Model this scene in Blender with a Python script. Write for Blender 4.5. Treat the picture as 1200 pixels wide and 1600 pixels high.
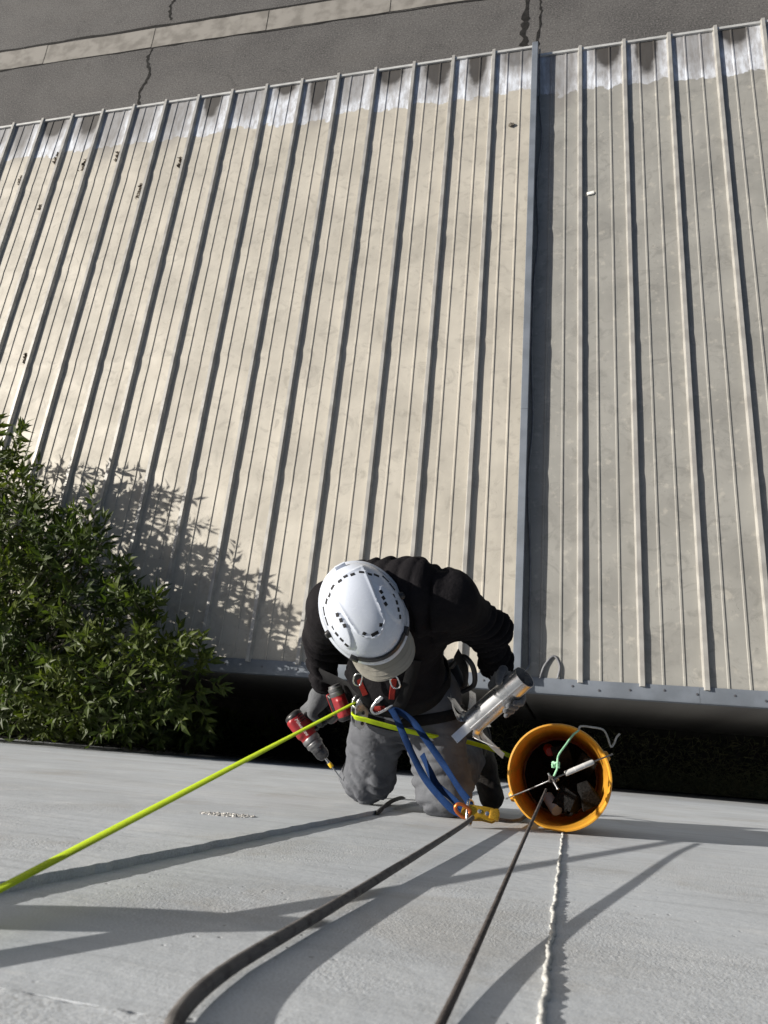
import bpy, bmesh, math, random
import numpy as np
from mathutils import Vector, Matrix

random.seed(7)
RNG = np.random.default_rng(11)
for o in list(bpy.data.objects):
    bpy.data.objects.remove(o)
SC = bpy.context.scene
COL = SC.collection

# ------------------------------------------------------------------ camera, sky, sun, exposure
CZ = 13.0                      # camera height above the ground, metres
CY = 0.17                      # camera distance in front of the concrete wall
cd = bpy.data.cameras.new('camera')
cam = bpy.data.objects.new('camera', cd)
COL.objects.link(cam)
cam.location = (0, CY, CZ)
cam.rotation_euler = (0.3445, 0.2358, 0.0781)
cd.sensor_fit = 'VERTICAL'
cd.sensor_height = 36
cd.sensor_width = 27
cd.lens = 1137.5 * 36 / 1600
cd.clip_start = 0.02
cd.clip_end = 1000
cd.dof.use_dof = True
cd.dof.focus_distance = 2.35
cd.dof.aperture_fstop = 11
SC.camera = cam

SUN = Vector((-0.82, 0.225, 0.53)).normalized()
w = bpy.data.worlds.new('World')
SC.world = w
w.use_nodes = True
wn = w.node_tree
sky = wn.nodes.new('ShaderNodeTexSky')
sky.sky_type = 'NISHITA'
sky.sun_disc = False
sky.dust_density = 2.5
sky.sun_elevation = math.asin(SUN.z)
sky.sun_rotation = math.atan2(SUN.x, SUN.y)
wn.links.new(sky.outputs[0], wn.nodes['Background'].inputs[0])
wn.nodes['Background'].inputs[1].default_value = 0.05
sl = bpy.data.lights.new('sun', 'SUN')
sl.energy = 5.0
sl.angle = math.radians(0.53)
sl.color = (1.0, 0.945, 0.86)
so = bpy.data.objects.new('sun', sl)
COL.objects.link(so)
so.rotation_euler = SUN.to_track_quat('Z', 'Y').to_euler()
so.location = (-6, 3, 20)
SC.view_settings.view_transform = 'Standard'
SC.view_settings.look = 'None'
SC.view_settings.exposure = 0.66
SC.view_settings.gamma = 1.0

# ------------------------------------------------------------------ node helpers
class N:
    def __init__(s, name):
        s.m = bpy.data.materials.new(name)
        s.m.use_nodes = True
        s.t = s.m.node_tree
        s.b = s.t.nodes['Principled BSDF']
        s._tc = None
    def n(s, typ, **kw):
        x = s.t.nodes.new('ShaderNode' + typ)
        for k, v in kw.items():
            setattr(x, k, v)
        return x
    def l(s, a, b):
        s.t.links.new(a, b)
    def tc(s, out='Object'):
        if s._tc is None:
            s._tc = s.n('TexCoord')
        return s._tc.outputs[out]
    def mapped(s, scale=(1, 1, 1), rot=(0, 0, 0), loc=(0, 0, 0), out='Object', src=None):
        m = s.n('Mapping')
        m.inputs['Scale'].default_value = scale
        m.inputs['Rotation'].default_value = rot
        m.inputs['Location'].default_value = loc
        s.l(src or s.tc(out), m.inputs[0])
        return m.outputs[0]
    def noise(s, scale, detail=4, vec=None, rough=0.55, dist=0.0):
        x = s.n('TexNoise')
        x.inputs['Scale'].default_value = scale
        x.inputs['Detail'].default_value = detail
        x.inputs['Roughness'].default_value = rough
        x.inputs['Distortion'].default_value = dist
        s.l(vec or s.tc(), x.inputs['Vector'])
        return x.outputs[0]
    def voro(s, scale, vec=None, feature='F1', out=0, rnd=1.0):
        x = s.n('TexVoronoi', feature=feature)
        x.inputs['Scale'].default_value = scale
        x.inputs['Randomness'].default_value = rnd
        s.l(vec or s.tc(), x.inputs['Vector'])
        return x.outputs[out]
    def ramp(s, v, lo, hi, a=0.0, b=1.0):
        x = s.n('MapRange', interpolation_type='SMOOTHSTEP')
        x.inputs[1].default_value = lo
        x.inputs[2].default_value = hi
        x.inputs[3].default_value = a
        x.inputs[4].default_value = b
        s.l(v, x.inputs[0])
        return x.outputs[0]
    def math(s, op, a, b=None):
        x = s.n('Math', operation=op)
        for i, v in enumerate((a, b)):
            if v is None:
                continue
            if isinstance(v, (int, float)):
                x.inputs[i].default_value = v
            else:
                s.l(v, x.inputs[i])
        return x.outputs[0]
    def mix(s, f, a, b, blend='MIX'):
        x = s.n('Mix', data_type='RGBA', blend_type=blend)
        for i, v in ((0, f), (6, a), (7, b)):
            if isinstance(v, (int, float)):
                x.inputs[i].default_value = v
            elif isinstance(v, tuple):
                x.inputs[i].default_value = (*v[:3], 1)
            else:
                s.l(v, x.inputs[i])
        return x.outputs[2]
    def bump(s, h, strength=0.5, dist=0.01, normal=None):
        x = s.n('Bump')
        x.inputs['Strength'].default_value = strength
        x.inputs['Distance'].default_value = dist
        s.l(h, x.inputs['Height'])
        if normal is not None:
            s.l(normal, x.inputs['Normal'])
        return x.outputs[0]
    def set(s, col=None, rough=None, metal=None, normal=None, spec=None, **kw):
        for k, v in (('Base Color', col), ('Roughness', rough), ('Metallic', metal), ('Normal', normal), ('Specular IOR Level', spec), *kw.items()):
            if v is None:
                continue
            k = k.replace('_', ' ')
            if isinstance(v, (int, float)):
                s.b.inputs[k].default_value = v
            elif isinstance(v, tuple):
                s.b.inputs[k].default_value = (*v[:3], 1)
            else:
                s.l(v, s.b.inputs[k])
        return s.m

def pm(name, col, rough=0.6, metal=0.0, col2=None, vs=6, vr=(0.4, 0.65), bump=0.0, bs=60, bd=0.002, spec=0.5, rv=0.0, stretch=None, **kw):
    """plain procedural material: two colours mixed by noise, fine bump, uneven gloss"""
    s = N(name)
    vec = s.mapped(stretch) if stretch else None
    nz = s.noise(vs, 5, vec)
    c2 = col2 or tuple(c * 0.78 for c in col)
    c = s.mix(s.ramp(nz, *vr), col, c2)
    r = s.ramp(s.noise(vs * 4, 3), 0.3, 0.7, rough - rv, rough + rv) if rv else rough
    nrm = s.bump(s.noise(bs, 4), bump, bd) if bump else None
    return s.set(c, r, metal, nrm, spec, **kw)

# ------------------------------------------------------------------ materials of the setting
def concrete(name, base=(0.545, 0.58, 0.62), rough_amt=1.0):
    s = N(name)
    big = s.noise(1.3, 5, rough=0.6)
    mid = s.noise(7, 5)
    streak = s.noise(1.0, 5, s.mapped((1.6, 1, 26)), rough=0.65)
    scrape = s.noise(1.0, 4, s.mapped((9, 1, 60), rot=(0, 0.06, 0)), rough=0.7)
    c = s.mix(s.ramp(big, 0.35, 0.68), base, tuple(b * 0.80 for b in base))
    c = s.mix(s.math('MULTIPLY', s.ramp(streak, 0.45, 0.72), 0.75), c, tuple(b * 0.68 for b in base))
    c = s.mix(s.math('MULTIPLY', s.ramp(mid, 0.5, 0.8), 0.45), c, (0.70, 0.71, 0.71))
    c = s.mix(s.math('MULTIPLY', s.ramp(scrape, 0.58, 0.72), 0.35), c, (0.72, 0.72, 0.72))
    stain = s.math('MULTIPLY', s.ramp(s.noise(2.6, 6, rough=0.7, dist=0.6), 0.54, 0.70), 0.5)
    c = s.mix(stain, c, (0.36, 0.35, 0.33))
    cell = s.voro(55)
    seln = s.ramp(s.noise(5.0, 3), 0.52, 0.60)
    pit = s.math('MULTIPLY', s.ramp(cell, 0.07, 0.16, 1.0, 0.0), seln)
    c = s.mix(s.math('MULTIPLY', pit, 0.7), c, (0.17, 0.165, 0.16))
    spk = s.noise(420, 2, rough=0.8)
    gsel = s.ramp(s.noise(2.2, 4), 0.40, 0.62, 0.35, 1.0)
    c = s.mix(s.math('MULTIPLY', s.ramp(spk, 0.50, 0.66), gsel), c, (0.33, 0.325, 0.31))
    c = s.mix(s.math('MULTIPLY', s.ramp(spk, 0.48, 0.34), s.math('MULTIPLY', gsel, 0.6)), c, (0.76, 0.76, 0.75))
    grit = s.ramp(s.noise(2.2, 4), 0.46, 0.62, 0.12, 1.0)
    h = s.math('MULTIPLY', s.noise(230, 3, rough=0.7), grit)
    h = s.math('ADD', h, s.math('MULTIPLY', s.noise(48, 4), 0.55))
    h = s.math('ADD', h, s.math('MULTIPLY', streak, 0.9))
    h = s.math('SUBTRACT', h, s.math('MULTIPLY', pit, 1.6))
    return s.set(c, s.ramp(mid, 0.3, 0.7, 0.72, 0.92), 0.0, s.bump(h, 0.42 * rough_amt, 0.0038), 0.35)

M_CONC = concrete('concrete')
M_CONC_ROUGH = concrete('rough_concrete', (0.52, 0.51, 0.49), 2.4)

def roof_metal(name, L, warm):
    s = N(name)
    sep = s.n('SeparateXYZ')
    s.l(s.tc(), sep.inputs[0])
    u, v = sep.outputs[0], sep.outputs[1]
    info = s.n('ObjectInfo')
    rnd = info.outputs['Random']
    off = s.n('CombineXYZ')
    s.l(s.math('MULTIPLY', rnd, 37.0), off.inputs[0])
    s.l(s.math('MULTIPLY', rnd, 91.0), off.inputs[1])
    add = s.n('VectorMath', operation='ADD')
    s.l(s.tc(), add.inputs[0])
    s.l(off.outputs[0], add.inputs[1])
    P = add.outputs[0]
    base = (0.405, 0.378, 0.325) if warm else (0.270, 0.264, 0.242)
    c = s.mix(s.ramp(s.noise(1.1, 5, P), 0.35, 0.7), base, tuple(b * 0.80 for b in base))
    c = s.mix(s.math('MULTIPLY', s.ramp(s.noise(4.5, 6, P, 0.7, 1.2), 0.50, 0.68), 0.55), c, tuple(b * 0.58 for b in base))
    c = s.mix(s.math('MULTIPLY', s.ramp(s.noise(9, 4, P, 0.6), 0.56, 0.72), 0.35), c, (0.46, 0.43, 0.37))
    # curly scuffs
    sc = s.noise(7, 2, s.mapped((1, 0.8, 1), src=P), 0.4, 3.5)
    line = s.ramp(s.math('ABSOLUTE', s.math('SUBTRACT', sc, 0.5)), 0.0, 0.012, 1.0, 0.0)
    line = s.math('MULTIPLY', line, s.ramp(s.noise(2.3, 2, P), 0.56, 0.64))
    c = s.mix(s.math('MULTIPLY', line, 0.6), c, tuple(b * 0.45 for b in base))
    # droppings and small dark specks
    sp = s.ramp(s.voro(9, P), 0.022, 0.04, 1.0, 0.0)
    c = s.mix(s.math('MULTIPLY', sp, 0.8), c, (0.05, 0.045, 0.04))
    # silvery repaint band along the lower end, ragged edge
    edge = s.math('ADD', s.math('MULTIPLY', s.noise(3.5, 5, P, 0.6), 0.45), s.math('MULTIPLY', rnd, 0.12))
    vv = s.math('SUBTRACT', v, L - 1.08)
    band = s.ramp(s.math('SUBTRACT', vv, edge), -0.006, 0.012)
    silver = s.mix(s.ramp(s.noise(5, 5, s.mapped((3, 0.7, 1), src=P), 0.7), 0.35, 0.65), (0.56, 0.59, 0.64), (0.33, 0.33, 0.34))
    flake = s.ramp(s.voro(26, P), 0.10, 0.22, 1.0, 0.0)
    flake = s.math('MULTIPLY', flake, s.ramp(s.noise(4.0, 2, P), 0.52, 0.6))
    silver = s.mix(s.math('MULTIPLY', flake, 0.6), silver, (0.62, 0.66, 0.72))
    c = s.mix(band, c, silver)
    # dried puddle stain: its own shape in every bay, up from the gutter
    rw = info.outputs['Random']
    cu = s.math('ADD', s.math('MULTIPLY', s.math('FRACT', s.math('MULTIPLY', rw, 7.3)), 0.16), 0.22)
    ln = s.math('ADD', s.math('MULTIPLY', s.math('FRACT', s.math('MULTIPLY', rw, 13.7)), 0.62), 0.20)
    wid = s.math('ADD', s.math('MULTIPLY', s.math('FRACT', s.math('MULTIPLY', rw, 41.9)), 0.11), 0.13)
    du = s.math('DIVIDE', s.math('SUBTRACT', u, cu), wid)
    dv = s.math('DIVIDE', s.math('SUBTRACT', v, L - 0.02), ln)
    rr = s.math('ADD', s.math('MULTIPLY', du, du), s.math('MULTIPLY', dv, dv))
    rr = s.math('ADD', rr, s.math('MULTIPLY', s.math('SUBTRACT', s.noise(6, 4, P, 0.6), 0.5), 0.9))
    halo = s.math('MULTIPLY', s.ramp(rr, 0.8, 3.0, 1.0, 0.0), 0.70)
    c = s.mix(halo, c, (0.16, 0.15, 0.14))
    core = s.math('MULTIPLY', s.ramp(rr, 0.50, 1.15, 1.0, 0.0), s.ramp(s.math('FRACT', s.math('MULTIPLY', rw, 29.3)), 0.30, 0.42, 0.15, 0.93))
    c = s.mix(core, c, (0.026, 0.022, 0.018))
    oil = s.noise(1.0, 2, s.mapped((2.2, 0.9, 1), src=P), 0.4)
    h = s.math('ADD', oil, s.math('MULTIPLY', s.noise(60, 3, P), 0.02))
    rough = s.ramp(s.noise(3, 4, P), 0.3, 0.7, 0.56, 0.72)
    metal = s.math('MULTIPLY', s.ramp(rr, 0.3, 0.9), 0.14)
    return s.set(c, rough, metal, s.bump(h, 0.5, 0.03), 0.5)

M_SEAM = pm('seam_metal', (0.38, 0.37, 0.345), 0.42, 0.3, (0.29, 0.28, 0.26), 5, bump=0.1, bs=30, rv=0.08)
M_TRIM = pm('trim_metal', (0.165, 0.185, 0.215), 0.5, 0.2, (0.13, 0.147, 0.17), 4, bump=0.05, bs=20, rv=0.08)
M_EDGE = pm('drip_edge_metal', (0.55, 0.55, 0.53), 0.4, 0.3, rv=0.05)
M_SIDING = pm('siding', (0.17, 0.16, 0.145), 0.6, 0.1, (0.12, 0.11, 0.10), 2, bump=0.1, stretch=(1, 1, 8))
M_SCREW = pm('screw_metal', (0.14, 0.14, 0.15), 0.4, 0.7)

def asphalt():
    s = N('asphalt')
    big = s.noise(0.35, 5, rough=0.65)
    c = s.mix(s.ramp(big, 0.35, 0.7), (0.092, 0.089, 0.086), (0.060, 0.058, 0.057))
    c = s.mix(s.math('MULTIPLY', s.ramp(s.noise(1.2, 6, dist=0.8, rough=0.7), 0.52, 0.72), 0.55), c, (0.042, 0.040, 0.039))
    st = s.noise(1, 4, s.mapped((0.25, 1.6, 1)))
    c = s.mix(s.math('MULTIPLY', s.ramp(st, 0.5, 0.75), 0.35), c, (0.088, 0.082, 0.077))
    ag = s.noise(24, 4, rough=0.85)
    c = s.mix(s.ramp(ag, 0.50, 0.66), c, (0.155, 0.148, 0.142))
    c = s.mix(s.ramp(ag, 0.46, 0.34), c, (0.018, 0.017, 0.017))
    h = s.math('ADD', s.noise(70, 3, rough=0.8), s.math('MULTIPLY', s.noise(6, 4), 0.6))
    return s.set(c, 0.9, 0.0, s.bump(h, 0.6, 0.012), 0.3)
M_ASPH = asphalt()
M_TAR = pm('tar', (0.014, 0.0135, 0.013), 0.85, 0, (0.024, 0.023, 0.022), 8, bump=0.4, bs=30, bd=0.01, spec=0.1)
M_GUT = pm('gutter_concrete', (0.21, 0.198, 0.178), 0.9, 0, (0.14, 0.13, 0.115), 2.2, bump=0.5, bs=40, bd=0.006)
M_SOIL = pm('soil', (0.035, 0.032, 0.025), 0.95, 0, (0.02, 0.022, 0.014), 5, bump=0.8, bs=20, bd=0.03)

# ------------------------------------------------------------------ object helpers
def smooth(me, ang=35):
    me.polygons.foreach_set('use_smooth', [True] * len(me.polygons))
    if ang < 180:
        me.set_sharp_from_angle(angle=math.radians(ang))
    me.update()

def mesh(name, verts, faces, ang=None):
    me = bpy.data.meshes.new(name)
    me.from_pydata([tuple(map(float, v)) for v in verts], [], [tuple(map(int, f)) for f in faces])
    me.update()
    if ang:
        smooth(me, ang)
    return me

class PARTS:
    pass

def obj(name, me, mat=None, parent=None, loc=None):
    """link ONE mesh; verts are world coordinates unless loc is given (parent-local)"""
    o = bpy.data.objects.new(name, me)
    COL.objects.link(o)
    if mat and not me.materials:
        me.materials.append(mat)
    if parent is not None:
        o.parent = parent
        if loc is None and parent.type == 'EMPTY':
            o.location = -Vector(parent.location)
    if loc is not None:
        o.location = loc
    return o

def tag(o, label, cat, group=None):
    o['label'] = label
    o['category'] = cat
    if group:
        o['group'] = group
    return o

def thing(name, label, cat, loc=(0, 0, 0), group=None, rotz=0.0):
    o = bpy.data.objects.new(name, None)
    COL.objects.link(o)
    o.empty_display_size = 0.1
    o.location = loc
    o.rotation_euler = (0, 0, rotz)
    return tag(o, label, cat, group)

def structure(o):
    o['kind'] = 'structure'
    return o

def W(x, y, r):
    """world point; r is height relative to the camera"""
    return Vector((x, y, CZ + r))

def box_bm(bm, c, half, R=None):
    c = Vector(c)
    R = R or Matrix.Identity(3)
    vs = []
    for sx in (-1, 1):
        for sy in (-1, 1):
            for sz in (-1, 1):
                vs.append(bm.verts.new(c + R @ Vector((sx * half[0], sy * half[1], sz * half[2]))))
    for f in ((0, 1, 3, 2), (4, 6, 7, 5), (0, 4, 5, 1), (2, 3, 7, 6), (0, 2, 6, 4), (1, 5, 7, 3)):
        bm.faces.new([vs[i] for i in f])

def bm_mesh(bm, name, bevel=0.0, seg=2, ang=35):
    bmesh.ops.recalc_face_normals(bm, faces=bm.faces)
    if bevel:
        bmesh.ops.bevel(bm, geom=list(bm.edges), offset=bevel, segments=seg, affect='EDGES', profile=0.6)
    me = bpy.data.meshes.new(name)
    bm.to_mesh(me)
    bm.free()
    smooth(me, ang)
    return me

def box(name, c, half, R=None, bevel=0.0):
    bm = bmesh.new()
    box_bm(bm, c, half, R)
    return bm_mesh(bm, name, bevel)

def frame_from(d, up=(0, 0, 1)):
    """columns: side, up, d"""
    d = Vector(d).normalized()
    u = Vector(up)
    s = u.cross(d)
    if s.length < 1e-4:
        s = Vector((1, 0, 0)).cross(d)
    s.normalize()
    u = d.cross(s).normalized()
    return Matrix((s, u, d)).transposed()

def spline(pts, n):
    """Catmull-Rom through points, n samples per span"""
    P = [Vector(p) for p in pts]
    P = [P[0] * 2 - P[1]] + P + [P[-1] * 2 - P[-2]]
    out = []
    for i in range(1, len(P) - 2):
        a, b, c, d = P[i - 1:i + 3]
        for k in range(n):
            t = k / n
            out.append(0.5 * ((2 * b) + (c - a) * t + (2 * a - 5 * b + 4 * c - d) * t * t + (3 * b - a - 3 * c + d) * t ** 3))
    out.append(P[-2])
    return out

def tube(name, path, rad, n=10, cap=True, jitter=0.0, flat=1.0, up=(0.2, 0.3, 0.9)):
    """tube with length-wise UV (u turns, v metres)"""
    path = [Vector(p) for p in path]
    m = len(path)
    rads = rad if isinstance(rad, (list, tuple)) else [rad] * m
    V, F, UV = [], [], []
    nrm = None
    dist = 0
    dists = []
    for i, p in enumerate(path):
        t = (path[min(i + 1, m - 1)] - path[max(i - 1, 0)]).normalized()
        if nrm is None:
            nrm = Vector(up) - t * t.dot(Vector(up))
            if nrm.length < 1e-3:
                nrm = t.orthogonal()
            nrm.normalize()
        else:
            nrm = (nrm - t * t.dot(nrm)).normalized()
        b = t.cross(nrm)
        if i:
            dist += (path[i] - path[i - 1]).length
        dists.append(dist)
        for k in range(n):
            a = 2 * math.pi * k / n
            r = rads[i] * (1 + jitter * random.uniform(-1, 1))
            V.append(p + nrm * (math.cos(a) * r) + b * (math.sin(a) * r * flat))
    for i in range(m - 1):
        for k in range(n):
            k2 = (k + 1) % n
            F.append((i * n + k, i * n + k2, (i + 1) * n + k2, (i + 1) * n + k))
            UV.append(((k / n, dists[i]), ((k + 1) / n, dists[i]), ((k + 1) / n, dists[i + 1]), (k / n, dists[i + 1])))
    if cap:
        F.append(tuple(range(n - 1, -1, -1)))
        UV.append([(0, 0)] * n)
        F.append(tuple(range((m - 1) * n, m * n)))
        UV.append([(0, dist)] * n)
    me = mesh(name, V, F)
    uvl = me.uv_layers.new(name='uv')
    flatuv = [c for f in UV for uv in f for c in uv]
    uvl.data.foreach_set('uv', flatuv)
    smooth(me, 60)
    return me

def ribbon(name, path, width, thick, normals, twist=None):
    """flat webbing: path, per-point face normal"""
    path = [Vector(p) for p in path]
    m = len(path)
    V, F, UV = [], [], []
    d = 0
    ds = []
    for i, p in enumerate(path):
        t = (path[min(i + 1, m - 1)] - path[max(i - 1, 0)]).normalized()
        nn = Vector(normals[i] if isinstance(normals, list) else normals)
        nn = (nn - t * t.dot(nn)).normalized()
        b = t.cross(nn)
        if twist:
            R = Matrix.Rotation(twist[i] if isinstance(twist, list) else twist, 3, t)
            nn, b = R @ nn, R @ b
        if i:
            d += (path[i] - path[i - 1]).length
        ds.append(d)
        w2, t2 = width / 2, thick / 2
        V += [p - b * w2 - nn * t2 * 0.3, p - b * w2 * 0.8 + nn * t2, p + b * w2 * 0.8 + nn * t2, p + b * w2 - nn * t2 * 0.3, p + b * w2 * 0.8 - nn * t2, p - b * w2 * 0.8 - nn * t2]
    for i in range(m - 1):
        for k in range(6):
            k2 = (k + 1) % 6
            F.append((i * 6 + k, i * 6 + k2, (i + 1) * 6 + k2, (i + 1) * 6 + k))
            UV.append(((k / 6, ds[i]), ((k + 1) / 6, ds[i]), ((k + 1) / 6, ds[i + 1]), (k / 6, ds[i + 1])))
    F.append((5, 4, 3, 2, 1, 0))
    UV.append([(0, 0)] * 6)
    F.append(tuple((m - 1) * 6 + k for k in range(6)))
    UV.append([(0, d)] * 6)
    me = mesh(name, V, F)
    uvl = me.uv_layers.new(name='uv')
    uvl.data.foreach_set('uv', [c for f in UV for uv in f for c in uv])
    smooth(me, 50)
    return me

def lathe(name, prof, origin, axis, n=32, up=(0.1, 0.2, 1), ang=35):
    """prof: (r, h) along axis; r 0 closes"""
    R = frame_from(axis, up)
    o = Vector(origin)
    V, F, rings = [], [], []
    for r, h in prof:
        if r <= 1e-6:
            rings.append([len(V)])
            V.append(o + R @ Vector((0, 0, h)))
        else:
            rings.append(list(range(len(V), len(V) + n)))
            for k in range(n):
                a = 2 * math.pi * k / n
                V.append(o + R @ Vector((r * math.cos(a), r * math.sin(a), h)))
    for A, B in zip(rings, rings[1:]):
        for k in range(n):
            k2 = (k + 1) % n
            if len(A) == 1 and len(B) == 1:
                continue
            if len(A) == 1:
                F.append((A[0], B[k2], B[k]))
            elif len(B) == 1:
                F.append((A[k], A[k2], B[0]))
            else:
                F.append((A[k], A[k2], B[k2], B[k]))
    me = mesh(name, V, F)
    bm = bmesh.new()
    bm.from_mesh(me)
    bmesh.ops.recalc_face_normals(bm, faces=bm.faces)
    bm.to_mesh(me)
    bm.free()
    smooth(me, ang)
    return me

def prism(name, outline, origin, R, thick, bevel=0.0):
    """outline in local xy, extruded along local z by thick (centred)"""
    bm = bmesh.new()
    o = Vector(origin)
    a = [bm.verts.new(o + R @ Vector((x, y, -thick / 2))) for x, y in outline]
    b = [bm.verts.new(o + R @ Vector((x, y, thick / 2))) for x, y in outline]
    bm.faces.new(list(reversed(a)))
    bm.faces.new(b)
    n = len(a)
    for i in range(n):
        bm.faces.new((a[i], a[(i + 1) % n], b[(i + 1) % n], b[i]))
    return bm_mesh(bm, name, bevel)

# ------------------------------------------------------------------ signed-distance modelling (cloth, hands, bodies)
def smin(a, b, k):
    h = np.clip(0.5 + 0.5 * (b - a) / k, 0, 1)
    return b + (a - b) * h - k * h * (1 - h)

def cone(a, b, ra, rb):
    a, b = np.array(a, float), np.array(b, float)
    def f(p):
        ba = b - a
        t = np.clip(((p - a) @ ba) / (ba @ ba), 0, 1)
        return np.linalg.norm(p - a - t[..., None] * ba, axis=-1) - (ra + (rb - ra) * t)
    return f

def ell(c, r, R=None):
    c, r = np.array(c, float), np.array(r, float)
    Rm = np.array(R) if R is not None else np.eye(3)
    def f(p):
        q = (p - c) @ Rm
        k0 = np.linalg.norm(q / r, axis=-1)
        k1 = np.linalg.norm(q / (r * r), axis=-1) + 1e-9
        return k0 * (k0 - 1) / k1
    return f

def rbox(c, h, R, rad):
    c, h = np.array(c, float), np.array(h, float)
    Rm = np.array(R)
    def f(p):
        q = np.abs((p - c) @ Rm) - (h - rad)
        return np.linalg.norm(np.maximum(q, 0), axis=-1) + np.minimum(q.max(-1), 0) - rad
    return f

def union(fs, k):
    def f(p):
        d = fs[0](p)
        for g in fs[1:]:
            d = smin(d, g(p), k)
        return d
    return f

def sines(p, freq, seed, m=6):
    g = np.random.default_rng(seed)
    o = 0
    for i in range(m):
        d = g.normal(size=3)
        d /= np.linalg.norm(d)
        o = o + np.sin((p @ d) * freq * g.uniform(0.6, 1.6) + g.uniform(0, 6.28))
    return o / m

def folds(p, a, b, freq, amp, c0, c1, seed):
    """irregular creases running roughly across the limb a-b, strongest between c0..c1 of its length"""
    a, b = np.array(a, float), np.array(b, float)
    L = np.linalg.norm(b - a)
    d = (b - a) / L
    t = (p - a) @ d
    near = np.exp(-np.maximum(np.linalg.norm(p - a - np.clip(t, 0, L)[..., None] * d, axis=-1) - 0.11, 0) ** 2 / 0.0008)
    wdw = np.clip((t / L - c0) / 0.15, 0, 1) * np.clip((c1 - t / L) / 0.15, 0, 1)
    g = np.random.default_rng(seed)
    wp = 1.1 * sines(p, 20, seed + 1, 4)
    s = 0
    for i in range(4):
        e = d + 0.36 * g.normal(size=3)
        e /= np.linalg.norm(e)
        s = s + g.uniform(0.6, 1.2) * np.sin((p @ e) * freq * g.uniform(0.55, 1.25) + g.uniform(0, 6.28) + wp)
    s = s / 2.2
    patch = np.clip(0.75 + 1.2 * sines(p, 15, seed + 3, 4), 0.15, 1.4)
    return amp * near * wdw * patch * (0.55 - np.abs(s) ** 0.75)

def nets(f, lo, hi, h, name, ang=180):
    lo, hi = np.array(lo, float), np.array(hi, float)
    n = np.ceil((hi - lo) / h).astype(int) + 1
    ax = [lo[i] + h * np.arange(n[i]) for i in range(3)]
    vals = np.empty(n, np.float32)
    st = max(1, int(400000 / (n[1] * n[2])))
    for i in range(0, n[0], st):
        g = np.stack(np.meshgrid(ax[0][i:i + st], ax[1], ax[2], indexing='ij'), -1)
        vals[i:i + st] = f(g)
    s = vals < 0
    c = n - 1
    def cr(a, di, dj, dk):
        return a[di:di + c[0], dj:dj + c[1], dk:dk + c[2]]
    corners = [(i, j, k) for i in (0, 1) for j in (0, 1) for k in (0, 1)]
    cnt = np.zeros(c, np.float32)
    acc = np.zeros((*c, 3), np.float32)
    for ca in corners:
        for axx in range(3):
            if ca[axx] == 0:
                cb = list(ca)
                cb[axx] = 1
                va, vb = cr(vals, *ca), cr(vals, *cb)
                m = (va < 0) != (vb < 0)
                t = np.where(m, va / np.where(m, va - vb, 1), 0)
                cnt += m
                for q in range(3):
                    acc[..., q] += np.where(m, ca[q] + (t if q == axx else 0), 0)
    act = cnt > 0
    idx = -np.ones(c, int)
    idx[act] = np.arange(act.sum())
    cells = np.argwhere(act)
    V = lo + h * (cells + acc[act] / cnt[act][:, None])
    quads = []
    for axx in range(3):
        b, d = [(1, 2), (2, 0), (0, 1)][axx]
        sl0 = [slice(0, n[q]) for q in range(3)]
        sl0[b] = slice(1, n[b] - 1)
        sl0[d] = slice(1, n[d] - 1)
        A = list(sl0)
        B = list(sl0)
        A[axx] = slice(0, n[axx] - 1)
        B[axx] = slice(1, n[axx])
        sa, sb = s[tuple(A)], s[tuple(B)]
        for flip, m in ((0, sa & ~sb), (1, ~sa & sb)):
            e = np.argwhere(m)
            if not len(e):
                continue
            e[:, b] += 1
            e[:, d] += 1
            def ci(ob, od):
                x = e.copy()
                x[:, b] -= ob
                x[:, d] -= od
                return idx[x[:, 0], x[:, 1], x[:, 2]]
            q4 = np.stack([ci(1, 1), ci(0, 1), ci(0, 0), ci(1, 0)], 1)
            if flip:
                q4 = q4[:, ::-1]
            quads.append(q4)
    Q = np.concatenate(quads)
    me = bpy.data.meshes.new(name)
    me.from_pydata(V.tolist(), [], Q.tolist())
    me.update()
    smooth(me, ang)
    return me

def march(f, o, d, far=0.6, eps=0.0):
    """first hit of f = eps along o + t d (numpy points)"""
    ts = np.linspace(0, far, 601)
    v = f(np.array(o)[None] + ts[:, None] * np.array(d)[None]) - eps
    hit = np.where(v < 0)[0]
    return ts[hit[0]] if len(hit) else None

# ------------------------------------------------------------------ the ground
g = mesh('ground', [(-160, -160, 0), (160, -160, 0), (160, 160, 0), (-160, 160, 0)], [(0, 1, 2, 3)])
structure(obj('ground', g, M_ASPH))
st = mesh('soil', [(-40, -0.05, 0.004), (40, -0.05, 0.004), (40, 1.2, 0.004), (-40, 1.2, 0.004)], [(0, 1, 2, 3)])
structure(obj('soil_strip', st, M_SOIL))

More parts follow.
